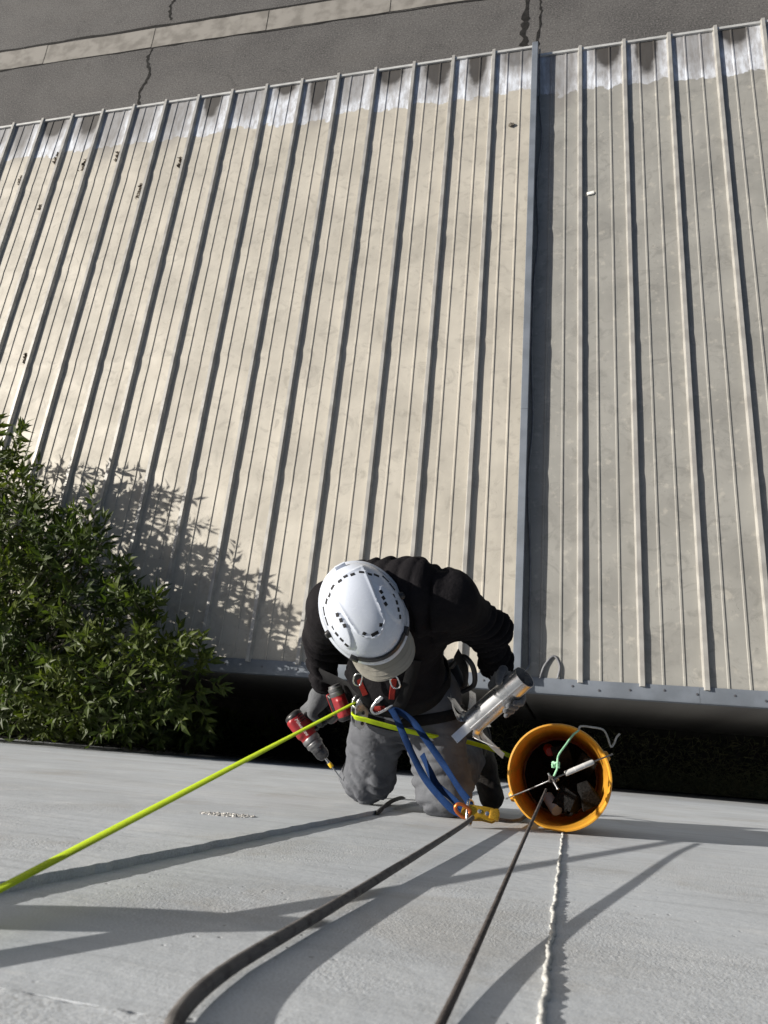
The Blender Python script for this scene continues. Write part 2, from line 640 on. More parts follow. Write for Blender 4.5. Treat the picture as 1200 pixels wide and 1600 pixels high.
def crack(pts, wd, parent=None):
    V, F = [], []
    P = spline(pts, 9)
    for i, p in enumerate(P):
        t = (P[min(i + 1, len(P) - 1)] - P[max(i - 1, 0)]).normalized()
        b = Vector((-t.y, t.x, 0))
        c = p + b * random.uniform(-0.025, 0.025)
        ww = wd * random.uniform(0.4, 1.0)
        V += [c - b * ww * random.uniform(0.3, 0.7), c + b * ww * random.uniform(0.3, 0.7)]
    for i in range(len(P) - 1):
        F.append((2 * i, 2 * i + 1, 2 * i + 3, 2 * i + 2))
    return structure(obj('pavement_crack', mesh('crack', V, F), M_TAR))
crack([(-11.26, 16.3, 0.006), (-11.4, 17.0, 0.006), (-11.22, 17.6, 0.006), (-11.4, 18.2, 0.006), (-11.3, 18.72, 0.006)], 0.11)
crack([(-10.95, 19.62, 0.006), (-11.05, 20.2, 0.006), (-10.9, 20.8, 0.006), (-11.0, 22.5, 0.006)], 0.10)
crack([(-1.02, 15.0, 0.006), (-0.95, 16.3, 0.006), (-0.98, 17.0, 0.006), (-0.92, 18.0, 0.006), (-0.95, 21, 0.006)], 0.20)
crack([(-0.60, 15.2, 0.006), (-0.66, 16.3, 0.006), (-0.58, 17.4, 0.006), (-0.6, 18.2, 0.006), (-0.5, 21, 0.006)], 0.07)
crack([(-24, 18.86, 0.007), (-16.5, 18.83, 0.007), (-12, 18.68, 0.007), (-8, 18.5, 0.007), (-4, 18.32, 0.007), (3, 18.0, 0.007)], 0.06)
crack([(-24, 19.74, 0.007), (-16.7, 19.64, 0.007), (-12, 19.50, 0.007), (-6, 19.22, 0.007), (0, 18.96, 0.007), (3, 18.85, 0.007)], 0.13)
# shallow concrete drainage channel across the pavement, slab by slab
ch = bpy.data.objects.new('drainage_channel', None)
COL.objects.link(ch)
ch.location = (-9, 19, 0)
structure(ch)
xs = [-24, -21.2, -18.1, -15.0, -11.37, -7.86, -4.4, -1.0, 2.4]
for a, b in zip(xs, xs[1:]):
    V, F = [], []
    k = 8
    for i in range(k + 1):
        x = a + 0.012 + (b - a - 0.024) * i / k
        yl = 18.86 - (x + 16.5) * 0.0395
        yh = 19.60 - (x + 16.7) * 0.0395
        j = random.uniform(-0.012, 0.012)
        for q, (yy, zz) in enumerate(((yl + j, 0.004), (yl + j, 0.016), ((yl + yh) / 2, 0.011), (yh + j, 0.018), (yh + j, 0.004))):
            V.append((x, yy, zz))
    for i in range(k):
        for q in range(4):
            F.append((i * 5 + q, (i + 1) * 5 + q, (i + 1) * 5 + q + 1, i * 5 + q + 1))
    obj('slab', mesh('slab', V, F, 30), M_GUT, ch)

# ------------------------------------------------------------------ the concrete wall
wall = thing('concrete_wall', 'tall pale grey concrete wall the worker kneels against', 'wall', (0, 0, 0))
def wall_panel(name, x0, x1, z0, z1, y, mat, jag=(0, 0, 0, 0), depth=0.25, n=160):
    """front face with ragged edges: jag = left, right, bottom, top roughness"""
    V, F = [], []
    def edge(t, amp, s):
        return amp * (0.6 * math.sin(t * 37 + s) * math.sin(t * 11.3 + 2 * s) + random.uniform(-0.7, 0.7))
    nz = n
    for i in range(nz + 1):
        t = i / nz
        # finer near the camera at the top
        z = z1 - (z1 - z0) * t ** 2.2
        V.append((x0 + edge(z, jag[0], 1), y, z))
        V.append((x1 + edge(z, jag[1], 2), y, z))
        V.append((x1 + edge(z, jag[1], 2), y - depth, z))
        V.append((x0 + edge(z, jag[0], 1), y - depth, z))
    for i in range(nz):
        a, b = i * 4, i * 4 + 4
        for k in range(4):
            k2 = (k + 1) % 4
            F.append((a + k, b + k, b + k2, a + k2))
    F.append((0, 1, 2, 3))
    F.append((nz * 4 + 3, nz * 4 + 2, nz * 4 + 1, nz * 4))
    return obj(name, mesh(name, V, F), mat, wall)
ZJ = CZ - 0.507
XE, YE = -0.598, 0.012        # edge and height of the slightly proud left panels
wall_panel('panel', -30, XE, 7.462, ZJ, YE, M_CONC, (0, 0.0035, 0, 0))
wall_panel('panel', -30, XE, 0, 7.455, YE, M_CONC, (0, 0.003, 0, 0), n=40)
wall_panel('panel', XE - 0.01, 30, 8.632, ZJ, 0.0, M_CONC)
wall_panel('panel', XE - 0.01, 30, 0, 8.625, 0.0, M_CONC, n=40)
# upper lift, a few millimetres proud, ragged lower lip
V, F = [], []
NX = 420
for i in range(NX + 1):
    t = i / NX
    x = -2.2 + 4.0 * t
    j = 0.0025 * math.sin(x * 60) * math.sin(x * 23 + 1) + random.uniform(-0.003, 0.003)
    zb = ZJ + 0.003 + j
    yb = 0.0010 + random.uniform(-0.0006, 0.0006) + (YE if x < XE else 0)
    ybase = 0.0012 + (YE if x < XE else 0)
    V += [(x, -0.02, zb), (x, yb, zb), (x, yb * .5 + ybase * .5 + .0004, zb + 0.004), (x, ybase, zb + 0.012), (x, ybase, 12.9), (x, -0.25, 12.9)]
for i in range(NX):
    for k in range(5):
        F.append((i * 6 + k, (i + 1) * 6 + k, (i + 1) * 6 + k + 1, i * 6 + k + 1))
obj('upper_lift', mesh('upper_lift', V, F), M_CONC, wall)
for xa, xb in ((-30, -2.21), (1.81, 30)):
    obj('upper_lift', box('upper_lift', ((xa + xb) / 2, -0.12, (ZJ + 12.9) / 2 + 0.003), ((xb - xa) / 2, 0.128, (12.9 - ZJ) / 2 - 0.004)), M_CONC_ROUGH, wall)
# lumpy white sealant bead in the vertical joint
M_SEAL = pm('sealant', (0.50, 0.50, 0.48), 0.8, 0, (0.38, 0.38, 0.365), 40, bump=0.4, bs=120)
P = []
z = ZJ - 0.004
R_ = []
while z > 0.3:
    st_ = 0.006 if z > 10.2 else 0.05
    P.append(Vector((-0.0205 + 0.0018 * math.sin(z * 41) * math.sin(z * 17) + random.uniform(-0.001, 0.001), 0.0015, z)))
    R_.append(0.0027 * (1 + 0.22 * math.sin(z * 260 + 3 * math.sin(z * 31)) + random.uniform(-0.22, 0.22)))
    z -= st_
obj('sealant_bead', tube('sealant_bead', P, R_, 8, jitter=0.10, up=(1, 0, 0)), M_SEAL, wall)
# spalled patch with exposed stones
bm = bmesh.new()
for i in range(330):
    a = random.uniform(0, 2 * math.pi)
    r = math.sqrt(random.random())
    px = -0.80 + 0.062 * r * math.cos(a) - 0.02 * r * math.sin(a)
    pz = CZ - 1.755 + 0.045 * r * math.sin(a)
    sz = random.uniform(0.0015, 0.0042)
    mm = Matrix.Translation((px, YE + random.uniform(-0.001, 0.001), pz)) @ Matrix.Rotation(random.uniform(0, 6), 4, Vector((random.random(), random.random(), random.random() + .1))) @ Matrix.Diagonal((sz, sz * random.uniform(.5, .9), sz * random.uniform(.6, 1.3), 1))
    bmesh.ops.create_icosphere(bm, subdivisions=1, radius=1, matrix=mm)
M_AGG = N('aggregate')
M_AGG = M_AGG.set(M_AGG.mix(M_AGG.ramp(M_AGG.noise(120, 3), 0.4, 0.6), (0.30, 0.29, 0.27), (0.62, 0.60, 0.57)), 0.85)
sp = obj('exposed_aggregate', bm_mesh(bm, 'aggregate', ang=20), M_AGG, wall)
sp['kind'] = 'stuff'
# loose scraps of old sealant on the joint edge
M_BACKER = pm('backer_rod_foam', (0.045, 0.045, 0.047), 0.85, 0, (0.03, 0.03, 0.032), 30, bump=0.3, bs=300)
pth = spline([W(-0.585, 0.004, -2.38), W(-0.593, 0.008, -2.444), W(-0.611, 0.014, -2.585), W(-0.630, 0.024, -2.780), W(-0.642, 0.028, -2.976), W(-0.652, 0.023, -3.12)], 8)
tag(obj('backer_rod', tube('backer_rod', pth, [0.0075 * min(1, 0.35 + 0.12 * min(i, len(pth) - 1 - i)) for i in range(len(pth))], 12), M_BACKER), 'black foam backer rod looping out of the wall joint between the knees', 'foam rod')

# ------------------------------------------------------------------ two metal-roofed sheds below
YAW = -0.0102
PITCH = 0.6
YN = 0.8786
SL = math.atan(0.0286)
def pan_mesh(L, seed):
    rnd = random.Random(seed)
    prof = [(0.0, 0), (0.06, 0), (0.12, 0), (0.186, 0), (0.192, .0095), (0.208, .0095), (0.214, 0), (0.27, 0), (0.33, 0), (0.386, 0), (0.392, .0095), (0.408, .0095), (0.414, 0), (0.48, 0), (0.54, 0), (0.6, 0)]
    vs = sorted(set([L * i / 90 for i in range(91)] + [c + d for c in (0.62, 2.35, 4.1, 5.85, 7.6) for d in (-.2, -.14, -.09, -.05, -.025, 0, .025, .05, .09)]))
    V, F = [], []
    ph = [rnd.uniform(0, 6.28) for _ in range(8)]
    for v in vs:
        pur = 0
        for c in (0.62, 2.35, 4.1, 5.85, 7.6):
            c += 0.02 * math.sin(ph[0])
            pur += 0.0055 * math.exp(-((v - c) / 0.055) ** 2) - 0.0045 * math.exp(-((v - c + 0.16) / 0.11) ** 2)
        for u, h in prof:
            m = math.sin(math.pi * u / 0.6)
            can = 0.0022 * m * (math.sin(v * 2.3 + ph[1]) * math.sin(v * 1.1 + ph[2] + u * 4) + 0.7 * math.sin(v * 4.9 + ph[3] + u * 9))
            V.append((u, v, h + can + pur * (0.5 + 0.5 * m)))
    n = len(prof)
    for i in range(len(vs) - 1):
        for k in range(n - 1):
            F.append((i * n + k, i * n + k + 1, (i + 1) * n + k + 1, (i + 1) * n + k))
    return mesh('roof_pan', V, F, 24)

def extrude_y(name, prof, y0, y1, closed=True, segs=1):
    V, F = [], []
    n = len(prof)
    for i in range(segs + 1):
        y = y0 + (y1 - y0) * i / segs
        V += [(a, y, b) for a, b in prof]
    for i in range(segs):
        for k in range(n if closed else n - 1):
            k2 = (k + 1) % n
            F.append((i * n + k, i * n + k2, (i + 1) * n + k2, (i + 1) * n + k))
    F.append(tuple(range(n)))
    F.append(tuple(segs * n + k for k in reversed(range(n))))
    return mesh(name, V, F, 30)

def extrude_x(name, prof, x0, x1):
    V = [(x0, a, b) for a, b in prof] + [(x1, a, b) for a, b in prof]
    n = len(prof)
    F = [(k, (k + 1) % n, n + (k + 1) % n, n + k) for k in range(n)]
    F += [tuple(reversed(range(n))), tuple(range(n, 2 * n))]
    return mesh(name, V, F, 30)

def shed(label, ux0, n, zr, yf, warm, ends):
    """ux0: first seam, n bays; everything in the shed's own frame (under the camera, yawed)"""
    t = thing('metal_roofed_shed', label, 'shed', (0, CY, 0), rotz=YAW)
    L = (yf - YN) / math.cos(SL)
    rm = roof_metal('roof_sheet', L, warm)
    ms = [pan_mesh(L, k + (0 if warm else 10)) for k in range(4)]
    for m in ms:
        m.materials.append(rm)
    z0 = CZ + zr
    for i in range(n):
        o = obj('roof_panel', ms[i % 4], None, t, (ux0 + i * PITCH, YN, z0))
        o.rotation_euler = (-SL, 0, 0)
    rp = [(-0.040, -0.006), (-0.022, 0.036), (-0.022, 0.048), (0.020, 0.048), (0.020, 0.034), (0.038, -0.006)]
    seam = extrude_y('seam', rp, 0.0, L + 0.05, segs=4)
    seam.materials.append(M_SEAM)
    for i in range(n + 1):
        if i in ends:
            continue
        o = obj('seam_rib', seam, None, t, (ux0 + i * PITCH, YN, z0))
        o.rotation_euler = (-SL, 0, 0)
    x0, x1 = ux0 - 0.05, ux0 + n * PITCH + (0.0 if ends else 0.05)
    # drip edge at the low end: bright hem with a dark gutter lip
    zf = z0 - math.tan(SL) * (yf - YN)
    for i in range(n):
        o = obj('drip_edge', extrude_x('drip_edge', [(yf - 0.015, zf + 0.003), (yf - 0.012, zf + 0.028), (yf + 0.026, zf + 0.028), (yf + 0.026, zf - 0.06), (yf + 0.015, zf - 0.06), (yf + 0.013, zf + 0.003)], ux0 + i * PITCH + 0.004, ux0 + (i + 1) * PITCH - 0.004), M_EDGE, t, (0, 0, 0))
    # flashing along the high end, in lengths
    xa = x0
    k = 0
    while xa < x1 - 0.01:
        xb = min(xa + (2.05 if warm else 1.78 if k == 0 else 2.4), x1)
        zz = z0 + (0.0015 if k % 2 else 0)
        pf = [(YN + 0.03, zz + 0.014), (YN - 0.105, zz + 0.008), (YN - 0.125, zz - 0.004), (YN - 0.128, zz - 0.115), (YN - 0.115, zz - 0.135), (YN - 0.110, zz - 0.115), (YN - 0.105, zz - 0.004)]
        obj('flashing', extrude_x('flashing', pf, xa + 0.0015, xb - 0.0015), M_TRIM, t, (0, 0, 0))
        xa = xb
        k += 1
    hz = z0 - 0.12
    # walls under the roof
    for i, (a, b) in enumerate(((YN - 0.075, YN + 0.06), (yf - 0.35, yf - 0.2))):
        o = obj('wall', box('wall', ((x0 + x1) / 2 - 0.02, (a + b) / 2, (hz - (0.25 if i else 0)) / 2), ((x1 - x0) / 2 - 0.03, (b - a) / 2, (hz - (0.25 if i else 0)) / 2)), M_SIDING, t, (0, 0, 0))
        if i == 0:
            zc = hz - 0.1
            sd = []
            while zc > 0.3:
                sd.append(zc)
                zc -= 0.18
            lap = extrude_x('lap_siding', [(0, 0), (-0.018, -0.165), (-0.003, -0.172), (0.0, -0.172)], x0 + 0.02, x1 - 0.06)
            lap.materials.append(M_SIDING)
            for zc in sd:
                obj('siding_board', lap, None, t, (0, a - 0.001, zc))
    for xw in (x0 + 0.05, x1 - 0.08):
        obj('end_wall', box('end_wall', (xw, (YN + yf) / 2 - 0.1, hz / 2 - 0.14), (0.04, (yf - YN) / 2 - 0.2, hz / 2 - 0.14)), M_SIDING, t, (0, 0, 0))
    return t, L, z0, zf
ZL, ZR = -7.7385, -7.848
NL = 26
shedL, LL, zl, zfl = shed('long beige metal-roofed shed on the left, its roof the higher one', -0.5266 - NL * PITCH, NL, ZL, 9.9295, True, (NL,))
shedR, LR, zr_, zfr = shed('greyer metal-roofed shed on the right, its roof one step lower', 0.1002 - PITCH + 0.0, 11, ZR, 9.8794, False, (0,))
# rake trim closing the higher roof where it steps down
xe = -0.5266
rk = [(xe - 0.05, 0.040), (xe - 0.045, 0.054), (xe + 0.030, 0.054), (xe + 0.036, 0.048), (xe + 0.036, -0.102), (xe + 0.031, -0.102), (xe + 0.031, 0.040)]
ya = 0.0
for k, yb in enumerate((3.1, 6.2, LL + 0.06)):
    o = obj('rake_trim', extrude_y('rake_trim', rk, ya + 0.001, yb - 0.001), M_TRIM, shedL, (0, YN, zl + (0.0015 if k == 1 else 0)))
    o.rotation_euler = (-SL, 0, 0)
    ya = yb
# screws in the flashing
scm = lathe('screw', [(0, 0.008), (0.007, 0.008), (0.007, 0.003), (0.013, 0.002), (0.013, 0)], (0, 0, 0), (0, 0, 1), 8)
scm.materials.append(M_SCREW)
for i in range(15):
    obj('screw', scm, None, shedR, (0.02 + i * 0.302 + random.uniform(-.05, .05), YN - 0.02 - random.uniform(0, 0.05), zr_ + 0.012))
for i in range(12):
    obj('screw', scm, None, shedL, (-0.9 - i * 0.41 + random.uniform(-.05, .05), YN - 0.03 - random.uniform(0, 0.05), zl + 0.012))

def roofpt(u, v, left, dz=0.0):
    """world point on a roof: u along the shed, v metres down the slope"""
    zz = (zl if left else zr_) - math.sin(SL) * v + dz
    yy = YN + v * math.cos(SL)
    c, s_ = math.cos(YAW), math.sin(YAW)
    return Vector((c * u - s_ * yy, CY + s_ * u + c * yy, zz))
# grey cable lying along the step, with a tail over the lower roof
M_CABLE = pm('cable_sheath', (0.16, 0.165, 0.175), 0.55, 0, (0.11, 0.11, 0.12), 10)
pts = [roofpt(xe + 0.06, LR + 0.02, False, 0.10), roofpt(xe + 0.055, LR - 0.3, False, 0.04)]
for v, du in ((8.0, .075), (7.4, .11), (6.6, .06), (5.7, .10), (5.0, .055), (4.0, .05), (3.0, .085), (2.2, .05), (1.3, .095), (0.6, .10), (0.25, .11)):
    pts.append(roofpt(xe + du, v, False, 0.013))
pts += [roofpt(xe + 0.10, 0.12, False, 0.04), roofpt(xe + 0.02, 0.05, False, 0.12), roofpt(xe - 0.12, 0.03, True, 0.03), roofpt(xe - 0.26, -0.02, True, 0.025)]
tag(obj('cable', tube('cable', spline(pts, 7), 0.011, 8), M_CABLE), 'thin grey cable wandering along the step between the two roofs', 'cable')
pts = [roofpt(xe + 0.22, 0.02, False, 0.03), roofpt(xe + 0.27, 0.16, False, 0.02), roofpt(xe + 0.36, 0.26, False, 0.012), roofpt(xe + 0.42, 0.16, False, 0.016), roofpt(xe + 0.40, 0.03, False, 0.026)]
tag(obj('cable', tube('cable', spline(pts, 7), 0.012, 8), M_CABLE), 'short grey cable loop at the corner of the lower roof', 'cable')
# things lying on the roofs
M_CHIP = pm('white_plastic', (0.75, 0.74, 0.70), 0.6)
p = roofpt(0.23, 6.35, False, 0.012)
tag(obj('plastic_chip', box('chip', p, (0.045, 0.022, 0.010), Matrix.Rotation(0.2, 3, 'Z'), 0.004), M_CHIP), 'small white chip lying on the lower roof', 'debris')
def clod(c, r, seed, mat, name):
    bm = bmesh.new()
    rnd = random.Random(seed)
    bmesh.ops.create_icosphere(bm, subdivisions=2, radius=1, matrix=Matrix.Translation(c) @ Matrix.Diagonal((r, r * 0.9, r * 0.55, 1)))
    for v in bm.verts:
        v.co += (v.co - Vector(c)) * rnd.uniform(-0.28, 0.28)
    return obj(name, bm_mesh(bm, name, ang=20), mat)
M_CLOD = pm('dry_mud', (0.17, 0.15, 0.12), 0.95, 0, (0.07, 0.06, 0.05), 60, bump=0.5, bs=150)
tag(clod(roofpt(-0.83, 7.6, True, 0.018), 0.038, 3, M_CLOD, 'mud_clod'), 'round brown clod lying in the last bay of the higher roof', 'debris')
M_LITTER = pm('dead_leaves', (0.07, 0.05, 0.03), 0.95, 0, (0.03, 0.024, 0.018), 30)
def litter(u, v, ln, seed):
    rnd = random.Random(seed)
    V, F = [], []
    for i in range(60):
        c = roofpt(u + rnd.gauss(0, 0.018), v + rnd.uniform(-ln, ln), True, rnd.uniform(0.004, 0.035))
        d = Vector((rnd.gauss(0, 1), rnd.gauss(0, 1), rnd.gauss(0, .5))).normalized() * rnd.uniform(.012, .034)
        e = Vector((rnd.gauss(0, 1), rnd.gauss(0, 1), rnd.gauss(0, .5))).normalized() * rnd.uniform(.008, .02)
        k = len(V)
        V += [c - d, c + e, c + d, c - e]
        F += [(k, k + 1, k + 2), (k, k + 2, k + 3)]
    o = obj('leaf_litter', mesh('litter', V, F), M_LITTER)
    return tag(o, 'dark clump of dead leaves caught against a seam of the higher roof', 'leaf litter', 'leaf litter on the higher roof')
for i, (s_i, v, ln) in enumerate(((11, 7.75, .10), (12, 8.15, .12), (10, 7.5, .10), (9, 7.3, .16), (8, 6.9, .10), (12, 7.1, .05), (13, 7.9, .12), (14, 8.0, .10), (15, 7.2, .14), (16, 7.7, .10), (11, 6.3, .12), (13, 4.2, .08), (9, 5.0, .10), (10, 1.35, .22), (11, 1.0, .3), (12, 1.6, .2))):
    litter(xe - (25 - s_i) * PITCH - 0.07, v, ln, i)
tw = spline([roofpt(-4.3, 2.2, True, 0.02), roofpt(-4.2, 2.5, True, 0.03), roofpt(-4.25, 2.9, True, 0.02)], 5)

# ------------------------------------------------------------------ bushy tree in the gap, leaning over the eave
def leaf_material():
    s = N('leaf')
    geo = s.n('NewGeometry')
    rnd = geo.outputs['Random Per Island']
    c = s.mix(rnd, (0.042, 0.064, 0.010), (0.090, 0.110, 0.018))
    c = s.mix(s.ramp(s.noise(1.1, 3), 0.35, 0.65), c, (0.032, 0.052, 0.009))
    s.set(c, 0.5, 0.0, None, 0.3)
    tr = s.n('BsdfTranslucent')
    s.l(s.mix(1.0, c, (1.6, 1.8, 0.7), 'MULTIPLY'), tr.inputs[0])
    mx = s.n('MixShader')
    mx.inputs[0].default_value = 0.3
    out = s.t.nodes['Material Output']
    s.l(s.b.outputs[0], mx.inputs[1])
    s.l(tr.outputs[0], mx.inputs[2])
    s.l(mx.outputs[0], out.inputs[0])
    return s.m
M_LEAF = leaf_material()
M_BARK = pm('bark', (0.10, 0.085, 0.065), 0.9, 0, (0.05, 0.042, 0.033), 12, bump=0.6, bs=40, bd=0.01, stretch=(1, 1, 0.2))
tree = thing('bushy_tree', 'leafy green tree filling the gap at left and leaning over the roof', 'tree', (-6.6, 0.5, 0))
# crown volumes: (centre, radii, number of shoots); heights relative to the camera
blobs = [((-8.4, 2.3, -7.0), (1.5, 1.7, .75), 190), ((-7.2, 2.2, -6.95), (1.1, 1.5, .75), 210), ((-6.35, 1.7, -6.95), (1.0, 1.25, .70), 200),
         ((-5.5, 1.35, -7.05), (.85, 1.0, .62), 150), ((-4.75, 1.0, -7.15), (.75, .75, .50), 95), ((-4.2, .85, -7.35), (.5, .42, .40), 36),
         ((-6.95, 3.5, -6.9), (.28, .5, .35), 16), ((-5.2, 2.15, -6.9), (.35, .45, .30), 16),
         ((-7.2, .5, -7.6), (2.2, .40, .9), 170), ((-5.4, .5, -7.9), (1.1, .38, .8), 100),
         ((-8.5, .48, -9.4), (2.6, .38, 1.6), 150), ((-6.2, .48, -9.3), (1.3, .36, 1.2), 100), ((-7.2, .42, -11.2), (2.3, .34, 1.3), 110), ((-5.9, .40, -11.2), (.9, .30, 1.0), 60), ((-5.6, .30, -11.9), (.8, .22, .8), 50), ((-4.9, .45, -8.6), (.7, .34, .7), 45), ((-8.5, .3, -11.8), (2.4, .22, .9), 80)]
roofz = ZL
shoots = []
for c, r, n in blobs:
    c, r = np.array(c), np.array(r)
    k = 0
    n = int(n * (.95 if c[2] > -7.5 else 1.05))
    while k < n:
        d = RNG.normal(size=3)
        d /= np.linalg.norm(d)
        q = RNG.uniform(0.25, 1.0) ** 0.45
        p = c + d * r * q
        if p[1] > 0.80 and p[2] < roofz + 0.12:
            if RNG.random() < 0.75:
                continue
            p[1] = RNG.uniform(0.2, 0.8)
        p[1] = max(p[1], 0.07)
        k += 1
        dirv = 0.75 * d + np.array([0.08, 0.05, 1.15]) + RNG.normal(size=3) * 0.28
        shoots.append((p, dirv / np.linalg.norm(dirv)))
def camdist(p):
    return np.linalg.norm(p - np.array([0, CY, 0]))
LV, LF, SV, SF, cand = [], [], [], [], []
def one_leaf(base, d, nrm, ln, wd):
    s_ = np.cross(d, nrm)
    s_ /= np.linalg.norm(s_) + 1e-9
    nn = np.cross(s_, d)
    m = base + d * ln * 0.42
    tip = base + d * ln - nn * ln * RNG.uniform(0.05, 0.28)
    return [base, m + s_ * wd + nn * wd * 0.35, m, m - s_ * wd + nn * wd * 0.35, tip]
LFI = ((0, 1, 2), (0, 2, 3), (1, 4, 2), (2, 4, 3))
leaves = []
twigs = []
for p, d in shoots:
    ln = RNG.uniform(0.22, 0.60)
    bend = RNG.normal(size=3) * 0.25
    m = int(RNG.integers(10, 16))
    side = np.cross(d, RNG.normal(size=3))
    side /= np.linalg.norm(side)
    pts = []
    for j in range(5):
        t = j / 4
        pts.append(p + d * ln * (t - 0.35) + bend * ln * t * t * 0.5)
    twigs.append(pts)
    for j in range(m):
        t = 0.25 + 0.75 * (j / (m - 1)) ** 0.8
        b = p + d * ln * (t - 0.35) + bend * ln * t * t * 0.5
        ang = j * 2.4 + RNG.uniform(-0.3, 0.3)
        u = side * math.cos(ang) + np.cross(d, side) * math.sin(ang)
        out = u * (1.0 - 0.55 * t) + d * (0.25 + 0.55 * t) + np.array([0, 0, -0.22]) + RNG.normal(size=3) * 0.16
        out /= np.linalg.norm(out)
        L_ = RNG.uniform(0.11, 0.24) * (1.0 - 0.25 * t)
        v5 = one_leaf(b, out, np.array([0, 0, 1.0]) + RNG.normal(size=3) * 0.5, L_, L_ * RNG.uniform(0.13, 0.19))
        if min(v[1] for v in v5) < 0.022:
            continue
        if any(v[1] > 0.78 and v[2] < roofz + 0.05 for v in v5):
            continue
        leaves.append(v5)
# the nearest leaves inside the frame become single parts
RM = np.array(cam.rotation_euler.to_matrix())
def inframe(p):
    q = (p - np.array([0, CY, 0])) @ RM
    return abs(q[0] / q[2]) < 600 / 1137.5 and abs(q[1] / q[2]) < 800 / 1137.5
order = sorted((i for i, l in enumerate(leaves) if inframe(l[2])), key=lambda i: camdist(leaves[i][2]))[:300]
single = set(order)
V, F = [], []
for i, l in enumerate(leaves):
    if i in single:
        continue
    k = len(V)
    V += [(a[0], a[1], a[2] + CZ) for a in l]
    F += [tuple(k + x for x in f) for f in LFI]
cr = obj('crown', mesh('crown', V, F), M_LEAF, tree)
cr['kind'] = 'stuff'
for i in order:
    l = leaves[i]
    b = l[0]
    me = mesh('leaf', [tuple(a - b) for a in l], LFI)
    obj('leaf', me, M_LEAF, tree, Vector((b[0], b[1], b[2] + CZ)) - Vector(tree.location))
# twigs, one mesh; limbs and trunk
TV, TF = [], []
for pts in twigs:
    for j, q in enumerate(pts):
        r = 0.0045 * (1.15 - j / 5)
        k = len(TV)
        TV += [(q[0] + r, q[1], q[2] + CZ), (q[0] - r * .5, q[1] + r * .87, q[2] + CZ), (q[0] - r * .5, q[1] - r * .87, q[2] + CZ)]
        if j:
            for a in range(3):
                b = (a + 1) % 3
                TF.append((k - 3 + a, k - 3 + b, k + b, k + a))
tw_o = obj('twigs', mesh('twigs', TV, TF), M_BARK, tree)
tw_o['kind'] = 'stuff'
trunk_pts = spline([Vector((-6.6, .5, 0)), Vector((-6.65, .48, 1.6)), Vector((-6.5, .52, 3.2)), Vector((-6.6, .6, 4.6)), Vector((-6.7, 1.0, 5.7))], 6)
obj('trunk', tube('trunk', trunk_pts, [0.11 - 0.07 * i / (len(trunk_pts) - 1) for i in range(len(trunk_pts))], 10), M_BARK, tree)
for c, r, n in blobs:
    c = Vector((c[0], min(c[1], 0.75) if c[2] < -7.4 else c[1], c[2] + CZ))
    s0 = trunk_pts[min(len(trunk_pts) - 1, max(2, int((c.z - 1.2) / 5.7 * len(trunk_pts))))]
    for q in range(3):
        e = c + Vector((random.uniform(-.6, .6) * r[0], random.uniform(-.5, .5) * r[1], random.uniform(-.2, .6) * r[2]))
        if e.y > 0.7 and e.z < CZ + ZL + .15:
            e.z = CZ + ZL + .25
        mid = s0.lerp(e, 0.5) + Vector((random.uniform(-.15, .15), 0, random.uniform(0.0, .15)))
        if mid.z < CZ + ZL + .1:
            mid.y = min(mid.y, 0.62)
        pp = spline([s0, mid, e], 7)
        obj('limb', tube('limb', pp, [0.032 - 0.024 * i / (len(pp) - 1) for i in range(len(pp))], 7), M_BARK, tree)

# ------------------------------------------------------------------ grass along the foot of the wall
GV, GF = [], []
def blades(n, x0, x1, yfun, h0, h1):
    for i in range(n):
        x, y = random.uniform(x0, x1), yfun()
        h = random.uniform(h0, h1)
        a = random.uniform(0, 6.28)
        ln = Vector((math.cos(a), math.sin(a), 0))
        wv = Vector((-ln.y, ln.x, 0)) * 0.006
        b = Vector((x, max(y, .03), 0.004))
        k = len(GV)
        l1 = random.uniform(.15, .5) * h
        p1 = b + ln * l1 * 0.4 + Vector((0, 0, h * .6))
        p2 = b + ln * l1 * 1.5 + Vector((0, 0, h * random.uniform(.75, 1)))
        for p in (p1, p2):
            p.y = max(p.y, 0.026)
        GV.extend([b - wv, b + wv, p1 + wv * .8, p1 - wv * .8, p2])
        GF.extend([(k, k + 1, k + 2, k + 3), (k + 3, k + 2, k + 4)])
blades(9000, -0.9, 6.0, lambda: abs(random.gauss(0.0, 0.16)), .10, .42)
blades(6000, -4.0, 6.5, lambda: random.uniform(0.05, .85), .08, .30)
M_GRASS = N('grass')
gi = M_GRASS.n('NewGeometry').outputs['Random Per Island']
M_GRASS = M_GRASS.set(M_GRASS.mix(gi, (0.10, 0.12, 0.045), (0.26, 0.25, 0.13)), 0.6)
gr = tag(obj('grass', mesh('grass', GV, GF), M_GRASS), 'rough grass growing along the foot of the concrete wall', 'grass')
gr['kind'] = 'stuff'

